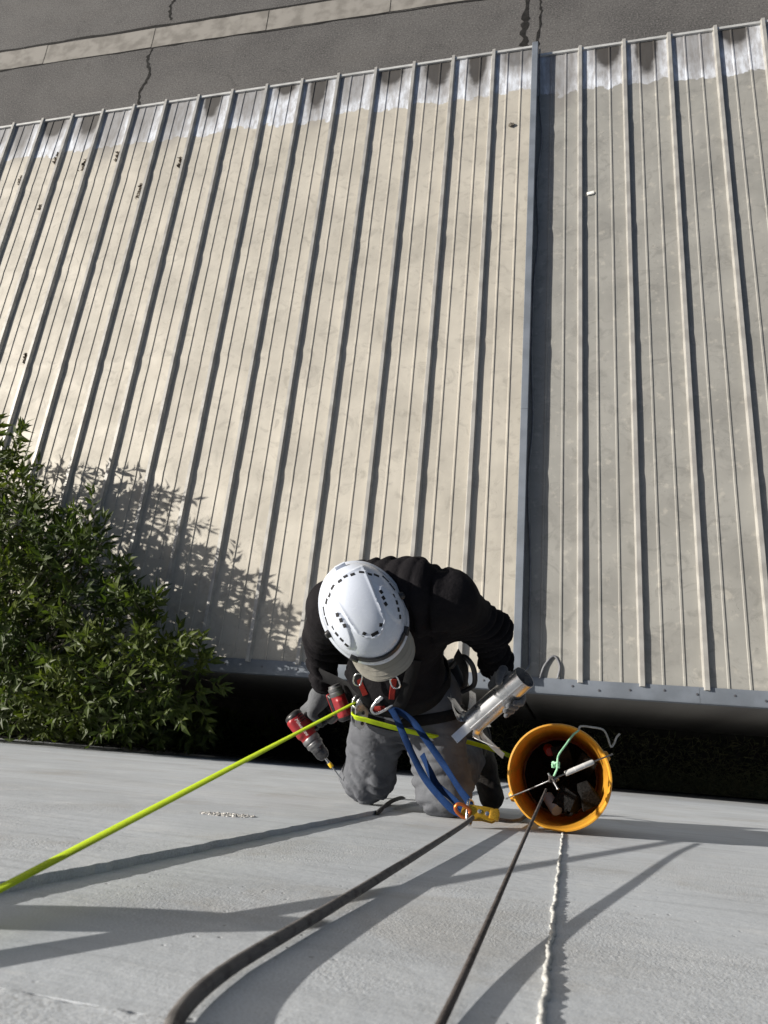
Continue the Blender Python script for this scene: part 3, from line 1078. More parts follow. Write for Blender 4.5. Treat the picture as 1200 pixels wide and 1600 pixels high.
# ------------------------------------------------------------------ materials of the worker and the gear
def rope_mat(name, c1, c2, c3, turns=260, rough=0.85):
    """braided sheath: two families of diagonal yarns on the tube's own uv"""
    s = N(name)
    uv = s.tc('UV')
    a = s.n('TexWave', wave_type='BANDS', bands_direction='DIAGONAL')
    a.inputs['Scale'].default_value = 1.0
    s.l(s.mapped((6, turns, 1), src=uv), a.inputs[0])
    b = s.n('TexWave', wave_type='BANDS', bands_direction='DIAGONAL')
    b.inputs['Scale'].default_value = 1.0
    s.l(s.mapped((-6, turns, 1), src=uv), b.inputs[0])
    h = s.math('MAXIMUM', a.outputs[1], b.outputs[1])
    c = s.mix(a.outputs[1], c1, c2)
    c = s.mix(s.ramp(s.noise(60, 3), 0.45, 0.7), c, c3)
    return s.set(c, rough, 0.0, s.bump(h, 0.6, 0.0012), 0.3)
def web_mat(name, c1, c2, scale=900):
    s = N(name)
    uv = s.tc('UV')
    a = s.n('TexWave', wave_type='BANDS', bands_direction='Y')
    a.inputs['Scale'].default_value = 1.0
    s.l(s.mapped((1, scale, 1), src=uv), a.inputs[0])
    c = s.mix(s.math('MULTIPLY', a.outputs[1], 0.5), c1, c2)
    c = s.mix(s.ramp(s.noise(25, 4), 0.45, 0.75), c, c2)
    return s.set(c, 0.75, 0.0, s.bump(a.outputs[1], 0.4, 0.0006), 0.12)
def cloth(name, c1, c2, weave=900, rough=0.9, sheen=0.25, bs=35, spec=0.08):
    s = N(name)
    c = s.mix(s.ramp(s.noise(9, 5), 0.35, 0.7), c1, c2)
    h = s.math('ADD', s.noise(bs, 5, rough=0.6), s.math('MULTIPLY', s.noise(weave, 2), 0.12))
    return s.set(c, rough, 0.0, s.bump(h, 0.6, 0.010), spec, Sheen_Weight=sheen, Sheen_Roughness=0.6)
M_HOOD = cloth('black_fleece', (0.0085, 0.0078, 0.0092), (0.0135, 0.0125, 0.014), sheen=0.0)
M_TROU = cloth('grey_trouser_cloth', (0.118, 0.124, 0.138), (0.085, 0.089, 0.100), bs=22, sheen=0.0)
M_GLOVE = cloth('grey_knit_glove', (0.095, 0.10, 0.11), (0.055, 0.058, 0.064), weave=1400)
M_PALM = cloth('glove_palm_coating', (0.05, 0.052, 0.056), (0.035, 0.036, 0.04))
M_SKIN = pm('skin', (0.50, 0.29, 0.20), 0.5, 0, (0.43, 0.24, 0.16), 30, bump=0.1, bs=200, Subsurface_Weight=0.15)
M_BOOT = pm('black_boot', (0.012, 0.0105, 0.010), 0.65, 0, (0.026, 0.022, 0.019), 18, bump=0.8, bs=60, bd=0.006, spec=0.2)
M_SOLE = pm('rubber_sole', (0.022, 0.020, 0.018), 0.8, 0, (0.036, 0.033, 0.03), 30, bump=0.3, bs=90)
M_SHELL = pm('white_helmet_shell', (0.54, 0.58, 0.66), 0.28, 0, (0.51, 0.55, 0.63), 8, rv=0.05, Coat_Weight=0.3, Coat_Roughness=0.1)
M_BLACKP = pm('black_plastic', (0.010, 0.010, 0.011), 0.42, 0, (0.015, 0.015, 0.016), 30, rv=0.08)
M_BLACKW = web_mat('black_webbing', (0.009, 0.009, 0.010), (0.015, 0.015, 0.016))
M_CAP = cloth('grey_cap_cloth', (0.31, 0.295, 0.26), (0.26, 0.247, 0.218), bs=15, sheen=0.0)
M_STEEL = pm('bright_steel', (0.62, 0.63, 0.64), 0.26, 1.0, (0.5, 0.5, 0.51), 40, rv=0.08)
M_ALU = pm('aluminium', (0.55, 0.56, 0.58), 0.36, 1.0, (0.42, 0.43, 0.45), 30, rv=0.08)
M_RED = pm('red_tool_plastic', (0.27, 0.012, 0.015), 0.42, 0, (0.20, 0.014, 0.018), 20, bump=0.1, bs=200, rv=0.06)
M_REDW = web_mat('red_webbing', (0.17, 0.016, 0.012), (0.10, 0.011, 0.009))
M_GUN = pm('dark_metal', (0.10, 0.10, 0.105), 0.33, 0.9, (0.06, 0.06, 0.065), 40, rv=0.08)
M_GREYM = pm('grey_cast_metal', (0.22, 0.22, 0.225), 0.4, 0.8, (0.15, 0.15, 0.155), 40, rv=0.08)
M_YEL = web_mat('fluorescent_yellow_webbing', (0.42, 0.56, 0.02), (0.33, 0.45, 0.018))
M_BLUE = web_mat('blue_webbing', (0.004, 0.021, 0.076), (0.0025, 0.013, 0.05), 700)
M_ROPE = rope_mat('dark_rope', (0.12, 0.114, 0.11), (0.18, 0.17, 0.165), (0.075, 0.07, 0.068))
M_ROPE2 = rope_mat('brown_cord', (0.075, 0.063, 0.058), (0.12, 0.105, 0.10), (0.045, 0.038, 0.036), 420)
M_WCORD = rope_mat('pale_cord', (0.42, 0.42, 0.39), (0.30, 0.30, 0.28), (0.5, 0.5, 0.47), 420)
M_GCORD = rope_mat('green_cord', (0.30, 0.62, 0.38), (0.42, 0.70, 0.48), (0.22, 0.48, 0.29), 420)
M_GOLD = pm('gold_anodised', (0.62, 0.36, 0.035), 0.3, 0.85, (0.5, 0.28, 0.03), 30, rv=0.06)
M_COPPER = pm('orange_anodised', (0.55, 0.15, 0.04), 0.34, 0.7)
M_BUCKET = pm('yellow_bucket_plastic', (0.56, 0.275, 0.028), 0.42, 0, (0.47, 0.215, 0.022), 9, bump=0.12, bs=90, rv=0.08, Subsurface_Weight=0.05)
M_FOAM = pm('black_foam', (0.013, 0.0125, 0.0125), 0.95, 0, (0.005, 0.005, 0.005), 160, (0.40, 0.6), bump=0.9, bs=260, bd=0.004, spec=0.08)
M_WHITEP = pm('white_plastic_grip', (0.58, 0.575, 0.56), 0.45, 0, (0.50, 0.495, 0.48), 20)
M_GALV = N('galvanised_sheet')
_r = M_GALV.ramp(M_GALV.noise(26, 4, dist=0.4), 0.3, 0.7, 0.24, 0.36)
M_GALV = M_GALV.set(M_GALV.mix(M_GALV.ramp(M_GALV.noise(18, 4), 0.3, 0.7), (0.72, 0.73, 0.75), (0.62, 0.63, 0.65)), _r, 0.9, M_GALV.bump(M_GALV.noise(9, 3), 0.25, 0.004))

# ------------------------------------------------------------------ the worker
person = thing('person', 'worker in white helmet, black hoodie and grey trousers kneeling against the wall', 'person', W(-0.55, 0.30, -3.22))
A = lambda x, y, r: np.array([x, y, CZ + r])
shR, elR, wrR = A(-0.705, .60, -2.135), A(-0.822, .545, -2.375), A(-0.850, .415, -2.535)
shL, elL, wrL = A(-0.350, .635, -2.135), A(-0.258, .588, -2.375), A(-0.228, .482, -2.485)
hipR, knR, anR = A(-0.632, .37, -2.55), A(-0.692, .106, -2.655), A(-0.800, .19, -3.02)
hipL, knL, anL = A(-0.468, .37, -2.55), A(-0.415, .092, -2.615), A(-0.368, .240, -2.975)
UP = Vector((.27, -.18, .945)).normalized()
FW = Vector((.47, -.83, -.29))
FW = (FW - UP * UP.dot(FW)).normalized()
SD = UP.cross(FW).normalized()           # towards his left
HR = Matrix((FW, SD, UP)).transposed()   # local x forward, y left, z up
HB = W(-0.572, .560, -2.005)             # centre of the helmet rim
def hd(x, y, z):
    return HB + HR @ Vector((x, y, z))
head_c = hd(0.0, 0, -0.03)
# body: one continuous skin from head to feet
HRn = np.array(HR)
b_fs = [ell(head_c, (.098, .076, .112), HRn), ell(hd(.02, 0, -.095), (.072, .058, .06), HRn),
        cone(hd(-.03, 0, -.09), A(-.53, .655, -2.13), .055, .062), ell(A(-.525, .62, -2.24), (.165, .10, .16)), ell(A(-.56, .42, -2.46), (.15, .10, .13)),
        cone(A(-.525, .60, -2.3), A(-.56, .43, -2.5), .11, .11), cone(shR, shL, .055, .055),
        cone(shR, elR, .052, .042), cone(elR, wrR, .042, .030), cone(wrR, wrR + (wrR - elR) * .2, .030, .028), cone(shL, elL, .052, .042), cone(elL, wrL, .042, .028),
        cone(hipR, knR, .082, .058), cone(knR, anR, .055, .04), cone(hipL, knL, .082, .058), cone(knL, anL, .055, .04)]
b_small = [ell(hd(.104, 0, -.055), (.020, .014, .024), HRn), ell(hd(0.0, .078, -.05), (.022, .010, .032), HRn), ell(hd(0.0, -.078, -.05), (.022, .010, .032), HRn),
           ell(hd(.088, 0, -.098), (.012, .026, .006), HRn), ell(hd(.090, 0, -.110), (.012, .024, .007), HRn), ell(hd(.09, 0, -.02), (.018, .06, .010), HRn), ell(hd(.085, 0, -.140), (.02, .022, .016), HRn)]
fb, fs_ = union(b_fs, 0.03), union(b_small, 0.006)
obj('body', nets(lambda p: smin(fb(p), fs_(p), 0.012), A(-1.0, -.02, -3.2), A(-.1, .82, -1.82), 0.010, 'body'), M_SKIN, person)
for s_ in (-1, 1):
    e = obj('eye', lathe('eye', [(0, .010), (.006, .008), (.009, .003), (.009, -.004), (0, -.008)], hd(.088, .032 * s_, -.042), FW, 12), pm('eye_white', (0.7, 0.68, 0.66), 0.2), person)
    obj('iris', lathe('iris', [(0, .0108), (.0038, .0100), (.0040, .0085)], hd(.088, .032 * s_, -.042), FW, 12), M_BLACKP, e)

# hoodie
h_fs = [ell(A(-.565, .445, -2.42), (.165, .128, .135)), cone(A(-.555, .46, -2.42), A(-.53, .60, -2.27), .138, .155), ell(A(-.527, .610, -2.235), (.215, .138, .165)),
        cone(shR, shL, .088, .090), cone(shR, elR, .080, .062), cone(elR, wrR, .061, .048), cone(shL, elL, .080, .062), cone(elL, wrL, .061, .048),
        cone(A(-.62, .672, -2.085), A(-.45, .682, -2.085), .068, .073), cone(A(-.63, .62, -2.06), A(-.635, .66, -2.08), .05, .058), cone(A(-.44, .62, -2.06), A(-.44, .67, -2.08), .05, .058)]
fh0 = union(h_fs, 0.035)
def f_hood(p):
    d = fh0(p)
    d = d + folds(p, elR - (elR - shR) * .35, wrR, 105, .014, -.1, 1.1, 21) + folds(p, elL - (elL - shL) * .45, wrL, 115, .019, -.1, 1.05, 31)
    d = d + folds(p, A(-.56, .40, -2.56), A(-.53, .60, -2.25), 75, .019, -.1, 1.0, 41) + folds(p, A(-.40, .62, -2.12), A(-.62, .66, -2.16), 75, .018, -.3, 1.3, 43)
    d = d + .0035 * sines(p, 30, 5) + .0022 * sines(p, 70, 6)
    # pouch seam across the back of the shoulders
    d = d + .004 * np.exp(-((p[..., 0] + .395 + .10 * (p[..., 1] - .7)) / .006) ** 2)
    # open hem and cuffs
    hem = (p - A(-.58, .36, -2.50)) @ np.array([.05, .62, .78])
    d = np.maximum(d, -(hem + .0))
    for e, wv in ((elR, wrR), (elL, wrL)):
        dv = (wv - e) / np.linalg.norm(wv - e)
        cut = np.where(np.linalg.norm(p - wv, axis=-1) < .12, (p - wv) @ dv - .004, -1)
        d = np.maximum(d, cut)
    return d
obj('hoodie', nets(f_hood, A(-.96, .20, -2.64), A(-.12, .84, -1.96), 0.0062, 'hoodie'), M_HOOD, person)
for e, wv in ((elR, wrR), (elL, wrL)):     # ribbed cuffs
    dv = Vector((wv - e) / np.linalg.norm(wv - e))
    o_ = Vector(wv) - dv * .030
    rr = .047
    prof = [(rr * .8, -.002), (rr + .003, 0)] + [(rr + (.0015 if k % 2 else -.0008), .004 + k * .005) for k in range(9)] + [(rr - .004, .052), (rr * .62, .050)]
    obj('cuff', lathe('cuff', prof, o_, dv, 28), M_HOOD, person)

# trousers
t_fs = [ell(A(-.56, .40, -2.545), (.178, .150, .125)), cone(hipR, knR, .108, .086), cone(knR, knR + (anR - knR) * .75, .084, .066), cone(hipL, knL, .112, .092), cone(knL, knL + (anL - knL) * .70, .088, .070),
        ell(knR + np.array([0, -.012, .01]), (.085, .070, .085)), ell(knL + np.array([.004, -.006, .01]), (.088, .074, .088))]
ft0 = union(t_fs, 0.026)
def f_trou(p):
    d = ft0(p)
    d = d + folds(p, hipR, knR + (knR - hipR) * .35, 104, .0135, .15, 1.2, 51) + folds(p, hipL, knL + (knL - hipL) * .35, 100, .0135, .1, 1.2, 61)
    d = d + folds(p, knR, anR, 95, .010, .05, 1.0, 71) + folds(p, knL, anL, 100, .011, .05, 1.0, 81)
    d = d + .0030 * sines(p, 28, 15) + .0016 * sines(p, 66, 16)
    # side seam
    d = d + .0022 * np.exp(-((p[..., 0] + .335 + .25 * (p[..., 2] - CZ + 2.6)) / .004) ** 2)
    lim = np.where(p[..., 0] < -.598, .0135, .0015)
    return np.maximum(d, lim - p[..., 1])
obj('trousers', nets(f_trou, A(-.88, -.01, -3.06), A(-.22, .60, -2.38), 0.0062, 'trousers'), M_TROU, person)

# boots
for an, tx in ((anL, -.300), (anR, -.825)):
    x0 = an[0]
    yw = .0135 if x0 < -.598 else .0015
    heel, toe = an + np.array([.004, .045, -.085]), np.array([tx, yw + .055, an[2] - .120])
    bf = union([cone(an + np.array([0, -.01, .06]), an + np.array([.002, .012, -.05]), .060, .060), cone(heel, toe, .046, .048), cone(an + np.array([0, 0, -.03]), (heel + toe) / 2 + np.array([0, 0, .012]), .055, .048)], .03)
    def fboot(p, bf=bf, yw=yw):
        return np.maximum(bf(p) + .0012 * sines(p, 120, 9) - .003 * (np.abs(sines(p, 40, 8, 3)) < .05), yw - p[..., 1])
    b = obj('boot', nets(fboot, np.minimum(heel, toe) - .09, np.maximum(an, np.maximum(heel, toe)) + .13, .006, 'boot'), M_BOOT, person)
    dn = np.array([.45, 0, -.9])
    sf = union([cone(heel + dn * .030 + np.array([0, .012, 0]), toe + dn * .030, .040, .046)], .01)
    def fsole(p, sf=sf, h0=heel, dn=dn, yw=yw):
        q = (p - h0) @ (dn / np.linalg.norm(dn))
        tread = .004 * (np.sin(p[..., 1] * 360) > 0.2) * (q > .045)
        return np.maximum(np.maximum(sf(p), np.maximum(.028 - q, q - .052 + tread)), yw - p[..., 1])
    obj('sole', nets(fsole, np.minimum(heel, toe) - .12, np.maximum(heel, toe) + .12, .004, 'sole'), M_SOLE, b)
    for k in range(4):
        t = k / 3
        c = Vector((heel * (.62 - .34 * t) + toe * (.38 + .34 * t)) + np.array([0, 0, .050 - .004 * k]))
        obj('lace', tube('lace', [c + Vector((-.030, .004, -.004)), c + Vector((0, 0, .006)), c + Vector((.030, -.004, -.004))], .0028, 6), M_BLACKW, b)

# gloves closed round what they hold
def grip(C, ax, pd, rc, wrist, sign, spread=.0215, wrap=(48, 100, 150, 195), thumb=(-38, -82, -118), tz=(.050, .045, .036)):
    C = Vector(C)
    ax = Vector(ax).normalized()
    pd = Vector(pd)
    pd = (pd - ax * ax.dot(pd)).normalized()
    T = ax.cross(pd) * sign
    wrist = Vector(wrist)
    def at(deg, rad, off):
        a = math.radians(deg)
        return np.array(C + ax * off + (pd * math.cos(a) + T * math.sin(a)) * rad)
    R = Matrix((ax, T, pd)).transposed()
    fs = []
    palm = C + pd * (rc + .019) + T * .006
    fs.append(rbox(palm, (.044, .040, .017), np.array(R), .014))
    base = palm + (wrist - palm).normalized() * .045
    fs.append(cone(palm, base, .030, .031))
    fs.append(cone(base, wrist, .031, .029))
    fs.append(cone(at(-30, rc + .022, .030), base, .017, .022))
    hand = union(fs, .018)
    fingers = []
    for i in range(4):
        off = (1.5 - i) * spread
        sc = (.96, 1.04, 1.0, .84)[i]
        pts = [at(a * (1 if j == 0 else sc) + (3 - 2 * i), rc + (.013 if j else .018), off) for j, a in enumerate(wrap)]
        rads = (.0112, .0106, .0100, .0088)
        rads = [r * (1 if i < 3 else .9) for r in rads]
        fingers.append(union([cone(pts[j], pts[j + 1], rads[j], rads[j + 1]) for j in range(3)], .002))
    tp = [at(a, rc + (.022, .015, .013)[j], tz[j]) for j, a in enumerate(thumb)]
    fingers.append(union([cone(tp[0], tp[1], .0155, .0125), cone(tp[1], tp[2], .0125, .0102)], .003))
    def f(p):
        d = hand(p)
        dd = fingers[0](p)
        for g_ in fingers[1:]:
            dd = np.minimum(dd, g_(p))
        d = smin(d, dd, .007)
        # knit: shallow creases, and never inside the held thing
        d = d + .0007 * sines(p, 190, 3) + .0009 * sines(p, 75, 4)
        q = p - np.array(C)
        al = q @ np.array(ax)
        rad = np.linalg.norm(q - al[..., None] * np.array(ax), axis=-1)
        return np.maximum(d, rc + .0008 - rad)
    lo = np.minimum(np.array(C), np.array(wrist)) - .11
    hi = np.maximum(np.array(C), np.array(wrist)) + .11
    return nets(f, lo, hi, .0034, 'glove')

DAX = Vector((.67, -.717, -.17)).normalized()       # drill axis, towards the bit
DH = Vector((.40, .52, -.72))
DH = (DH - DAX * DAX.dot(DH)).normalized()          # drill handle direction
DB = W(-.912, .241, -2.553)                         # motor housing centre
gR = DB + DH * .088 - DAX * .012
wr2 = Vector(wrR) + Vector(wrR - elR).normalized() * .012
obj('glove', grip(gR, -DH, -DAX * .8 + Vector((.25, .45, .3)), .0195, wr2, 1), M_GLOVE, person)
PA, PB = W(-.135, .443, -2.35), W(-.305, .304, -2.47)
PX = (PA - PB).normalized()
gL = PB.lerp(PA, .60)
wl2 = Vector(wrL) + Vector(wrL - elL).normalized() * .004
obj('glove', grip(gL, PX, Vector((-.112, .731, -.674)), .0393, wl2, -1, wrap=(52, 92, 130, 165), thumb=(-42, -72, -100)), M_GLOVE, person)
for wv, e in ((wrR, elR), (wrL, elL)):               # elastic glove bands
    dv = Vector(wv - e).normalized()
    c = Vector(wv) + dv * (.034 if e is elR else .016)
    prof = [(.026, -.010), (.0335, -.010)] + [(.0335 + (.0012 if k % 2 else 0), -.008 + .004 * k) for k in range(6)] + [(.026, .016)]
    obj('glove_band', lathe('glove_band', prof, c, dv, 22), M_GLOVE, person)

# helmet
hel = None
LH, WH, HH = .149, .1175, .142
def shell_pt(a, e):
    """a azimuth (0 = front), e 0 at rim .. 1 at crown"""
    r = math.cos(e * math.pi / 2) ** .86
    x, y = LH * r * math.cos(a), WH * r * math.sin(a)
    x -= .004
    z = HH * math.sin(e * math.pi / 2) ** .92
    return x, y, z
def relief(x, y):
    """raised centre plate with a rounded front, and side pods"""
    sst = lambda t: max(0, min(1, t)) ** 2 * (3 - 2 * max(0, min(1, t)))
    half = .044 + .012 * (-x / .12)
    inside = min(half - abs(y), .070 - .9 * y * y / .044 - x, x + .118)
    h = .0032 * sst(inside / .004 + .5) + .0034 * math.exp(-(inside / .0035) ** 2)
    for s_ in (-1, 1):
        cx, cy = .010, .074 * s_
        d = 1 - math.hypot((x - cx) / .062, (y - cy - .10 * s_ * (x - cx) * .5) / .020)
        h += .0050 * sst(d / .16)
    if x > .068 + .02 - .9 * y * y / .044:
        h -= .0
    return h
na, ne = 144, 64
V, F = [], []
for j in range(ne):
    e = j / ne
    for i in range(na):
        a = 2 * math.pi * i / na
        x, y, z = shell_pt(a, e)
        nv = Vector((x / LH ** 2, y / WH ** 2, z / HH ** 2)).normalized()
        fl = .007 * math.exp(-(e / .045) ** 2)                       # flared rim
        dip = -.010 * (math.sin(a) ** 2) * (1 - e) ** 6 + .012 * max(0, math.cos(a)) ** 8 * (1 - e) ** 8
        q = Vector((x, y, z)) + nv * (relief(x, y) + fl) + Vector((0, 0, dip))
        V.append(HB + HR @ q)
for j in range(ne - 1):
    for i in range(na):
        i2 = (i + 1) % na
        F.append((j * na + i, j * na + i2, (j + 1) * na + i2, (j + 1) * na + i))
V.append(hd(-.004, 0, HH + .0032))
for i in range(na):
    F.append(((ne - 1) * na + i, (ne - 1) * na + (i + 1) % na, len(V) - 1))
k0 = len(V)
for i in range(na):                                                  # inner lip
    a = 2 * math.pi * i / na
    x, y, z = shell_pt(a, .0)
    V.append(hd(x * .93, y * .93, .004 - .010 * math.sin(a) ** 2))
for i in range(na):
    i2 = (i + 1) % na
    F.append((i, k0 + i, k0 + i2, i2))
hel = obj('helmet', mesh('helmet', V, F, 60), M_SHELL, person)
hel['label'] = 'white vented climbing helmet'
def on_shell(x, y):
    """local shell height and normal above rim-plane point x, y"""
    t = min(.999, math.hypot((x + .004) / LH, y / WH))
    e = math.acos(t ** (1 / .86)) * 2 / math.pi
    z = HH * math.sin(e * math.pi / 2) ** .92
    nv = Vector(((x + .004) / LH ** 2, y / WH ** 2, z / HH ** 2)).normalized()
    return Vector((x, y, z)) + nv * relief(x, y), nv
M_VENT = pm('vent_hole_shade', (0.008, 0.008, 0.009), 0.8)  # near-black inlays paint in the shade of open vent holes
def vent(x, y, ang, ln, wd=.0066):
    ln, wd = ln * 1.25, wd * 1.5
    p, nv = on_shell(x, y)
    t = Vector((math.cos(ang), math.sin(ang), 0))
    t = (t - nv * nv.dot(t)).normalized()
    s_ = nv.cross(t)
    R = HR @ Matrix((t, s_, nv)).transposed()
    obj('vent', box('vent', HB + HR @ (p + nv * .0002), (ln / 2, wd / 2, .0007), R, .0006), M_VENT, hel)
# front arc, side rows and rear rows of dark inlays
for y, ln in ((-.026, .011), (0, .017), (.026, .011)):
    vent(.060 - .9 * y * y / .05, y, math.pi / 2 - y * 22, ln)
for s_ in (-1, 1):
    for k in range(3):
        vent(.004 - .017 * k, s_ * (.060 + .002 * k), .12 * s_ + 0.1 * s_, .009)
    for k in range(4):
        vent(.052 - .019 * k, s_ * (.079 + .0050 * k - .0035 * max(0, k - 2) ** 2), s_ * -.42, .010, .006)
    for k in range(3):
        vent(-.078 - .012 * k, s_ * (.078 - .017 * k), s_ * 1.05, .013, .006)
    for k in range(2):
        vent(-.030 - .028 * k, s_ * (.103 - .006 * k), s_ * .2, .020, .0045)
for y in (-.019, 0, .019):
    vent(-.112 + .6 * y * y / .05, y, math.pi / 2, .010)
def helm_part(name, pts, wdt, th, mat):
    P, nn = [], []
    for x, y, up in pts:
        p, nv = on_shell(x, y)
        P.append(HB + HR @ (p + nv * (th * .5 + .002) + Vector((0, 0, up))))
        nn.append(HR @ nv)
    return obj(name, ribbon(name, P, wdt, th, nn), mat, hel)
arc = [(.1335 * math.cos(a) * .985 - .003, .111 * math.sin(a) * .985, .0) for a in [math.radians(d) for d in range(-40, 41, 5)]]
helm_part('headlamp_band', arc, .019, .005, M_BLACKP)
for a in (-44, 44):
    p, nv = on_shell(.131 * math.cos(math.radians(a)), .112 * math.sin(math.radians(a)))
    R = HR @ frame_from(nv)
    obj('clip', box('clip', HB + HR @ (p + nv * .005), (.013, .009, .007), R, .003), M_BLACKP, hel)
for s_ in (-1, 1):
    p, nv = on_shell(.004, .1125 * s_)
    obj('side_lug', lathe('side_lug', [(0, .012), (.008, .012), (.011, .007), (.012, 0)], HB + HR @ p, HR @ nv, 16), M_BLACKP, hel)
p, nv = on_shell(-.146, 0)
obj('rear_clip', box('rear_clip', HB + HR @ (p + nv * .003), (.016, .006, .007), HR @ frame_from(nv), .002), M_SHELL, hel)
# cap under the helmet: crown band and a long curved brim
V, F = [], []
nb, mb = 28, 12
for side_ in (0, 1):
    for i in range(nb + 1):
        t = -1 + 2 * i / nb
        y = .094 * t
        x0 = .118 * math.sqrt(max(0, 1 - (y / .112) ** 2))
        x1 = .130 + .072 * max(0, 1 - abs(t) ** 2.6) ** .62
        for j in range(mb + 1):
            q = j / mb
            x = x0 + (max(x1, x0 + .002) - x0) * q
            zb = -.006 - .014 * t * t - .018 * q * q - (.0032 if side_ else 0)
            V.append(hd(x, y, zb))
S = (nb + 1) * (mb + 1)
for i in range(nb):
    for j in range(mb):
        a = i * (mb + 1) + j
        F.append((a, a + mb + 1, a + mb + 2, a + 1))
        F.append((S + a, S + a + 1, S + a + mb + 2, S + a + mb + 1))
for i in range(nb):
    a = i * (mb + 1) + mb
    F.append((a, a + mb + 1, S + a + mb + 1, S + a))
for rowi in (0, nb):
    for j in range(mb):
        a = rowi * (mb + 1) + j
        F.append((a, S + a, S + a + 1, a + 1) if rowi == 0 else (a, a + 1, S + a + 1, S + a))
cap = obj('cap_brim', mesh('cap_brim', V, F, 50), M_CAP, person)
cap['label'] = 'grey cap brim sticking out under the helmet'
for q in (.2, .4, .6, .8, .93):                                      # stitched rows
    P = []
    for i in range(2, nb - 1):
        a = i * (mb + 1)
        v0, v1 = V[a], V[a + mb]
        P.append(v0.lerp(v1, q) + HR @ Vector((0, 0, .0004 - .018 * (q * q - q) - .0)))
    obj('stitching', tube('stitching', P, .0006, 5, up=tuple(UP)), M_CAP, cap)
for s_ in (-1, 1):                                                   # chin straps
    P = spline([hd(.03, .088 * s_, .0), hd(.035, .090 * s_, -.05), hd(.05, .070 * s_, -.11), hd(.065, .03 * s_, -.155)], 5)
    obj('chin_strap', ribbon('chin_strap', P, .016, .002, HR @ Vector((0, s_, 0))), M_BLACKW, hel)
    obj('ear_pad', lathe('ear_pad', [(0, .022), (.022, .020), (.030, .010), (.030, 0), (0, 0)], hd(.005, .086 * s_, -.045), HR @ Vector((0, s_, 0)), 20), M_BLACKP, hel)

# harness
def f_both(p):
    return np.minimum(f_hood(p), f_trou(p))
har = obj('harness', None or (lambda: None)() or bpy.data.meshes.new('harness'), M_BLACKW, person)
bpy.data.objects.remove(har)
def ring_path(c, axis, n, off, start=0.55):
    R = frame_from(axis, (0, 1, 0.1))
    P, nn = [], []
    for i in range(n + 1):
        a = 2 * math.pi * i / n
        d = R @ Vector((math.cos(a), math.sin(a), 0))
        o = Vector(c) + d * start
        t = march(f_both, o, -d, start + .1, off)
        if t is None:
            t = start - .15
        P.append(o - d * t)
        nn.append(d)
    # soften
    for _ in range(2):
        P = [P[0]] + [(P[i - 1] + P[i] * 2 + P[i + 1]) / 4 for i in range(1, n)] + [P[0]]
    return P, nn
P, nn = ring_path(W(-.565, .42, -2.455), (0.05, .62, .78), 48, .008, .34)
belt = obj('waist_belt', ribbon('waist_belt', P, .058, .009, nn), M_BLACKW, person)
for hp, kn in ((hipR, knR), (hipL, knL)):
    c = hp + (kn - hp) * .16
    P, nn = ring_path(c, kn - hp, 32, .007, .145)
    obj('leg_loop', ribbon('leg_loop', P, .036, .006, nn), M_BLACKW, person)
def strap_on(pts, wdt, mat, name, view=(.2, -.55, .8), off=.008):
    """webbing laid on the clothes, dropped along the view direction"""
    P, nn = [], []
    d = Vector(view).normalized()
    for p in spline(pts, 5):
        o = p + d * .35
        t = march(f_both, o, -d, .6, off)
        P.append(o - d * (t if t is not None else .35))
        nn.append(d)
    for _ in range(2):
        P = [P[0]] + [(P[i - 1] + P[i] * 2 + P[i + 1]) / 4 for i in range(1, len(P) - 1)] + [P[-1]]
    return obj(name, ribbon(name, P, wdt, .004, nn), mat, person)
strap_on([W(-.66, .46, -2.22), W(-.655, .40, -2.32), W(-.61, .33, -2.44)], .040, M_BLACKW, 'chest_strap')
strap_on([W(-.46, .47, -2.22), W(-.50, .40, -2.32), W(-.57, .33, -2.44)], .040, M_BLACKW, 'chest_strap')
r1 = strap_on([W(-.662, .42, -2.27), W(-.650, .39, -2.31), W(-.640, .37, -2.34)], .020, M_REDW, 'red_strap')
r2 = strap_on([W(-.535, .42, -2.28), W(-.548, .39, -2.32), W(-.553, .37, -2.34)], .019, M_REDW, 'red_strap')
r3 = strap_on([W(-.640, .345, -2.40), W(-.61, .34, -2.39), W(-.580, .345, -2.38)], .022, M_REDW, 'red_strap')
def link(name, c, R, lx, ly, r, mat, parent, gate=True):
    """carabiner-like closed link in the local xy plane"""
    P = []
    for i in range(33):
        a = 2 * math.pi * i / 32
        sx = math.copysign(abs(math.cos(a)) ** .7, math.cos(a)) * lx
        sy = math.copysign(abs(math.sin(a)) ** .7, math.sin(a)) * ly * (1 + .22 * math.cos(a))
        P.append(Vector(c) + R @ Vector((sx, sy, 0)))
    o = obj(name, tube(name, P, r, 9, cap=False), mat, parent)
    if gate:
        g0, g1 = Vector(c) + R @ Vector((-lx * .45, ly * .93, 0)), Vector(c) + R @ Vector((lx * .45, ly * 1.08, 0))
        ax = g1 - g0
        prof = [(0, 0), (r * 1.55, .001)]
        k = 7
        for i in range(k):
            prof += [(r * (1.75 if i % 2 else 1.5), ax.length * (i + .5) / k)]
        prof += [(r * 1.5, ax.length - .001), (0, ax.length)]
        obj('screw_sleeve', lathe('screw_sleeve', prof, g0, ax, 14), mat, o)
    return o
for c, R in ((W(-.656, .418, -2.275), frame_from((.25, -.5, .8), (.2, .8, .3))), (W(-.538, .415, -2.285), frame_from((.25, -.5, .8), (-.3, .8, .3)))):
    link('buckle', c + Vector((.012, -.02, .03)), R, .013, .020, .0028, M_STEEL, person, False)
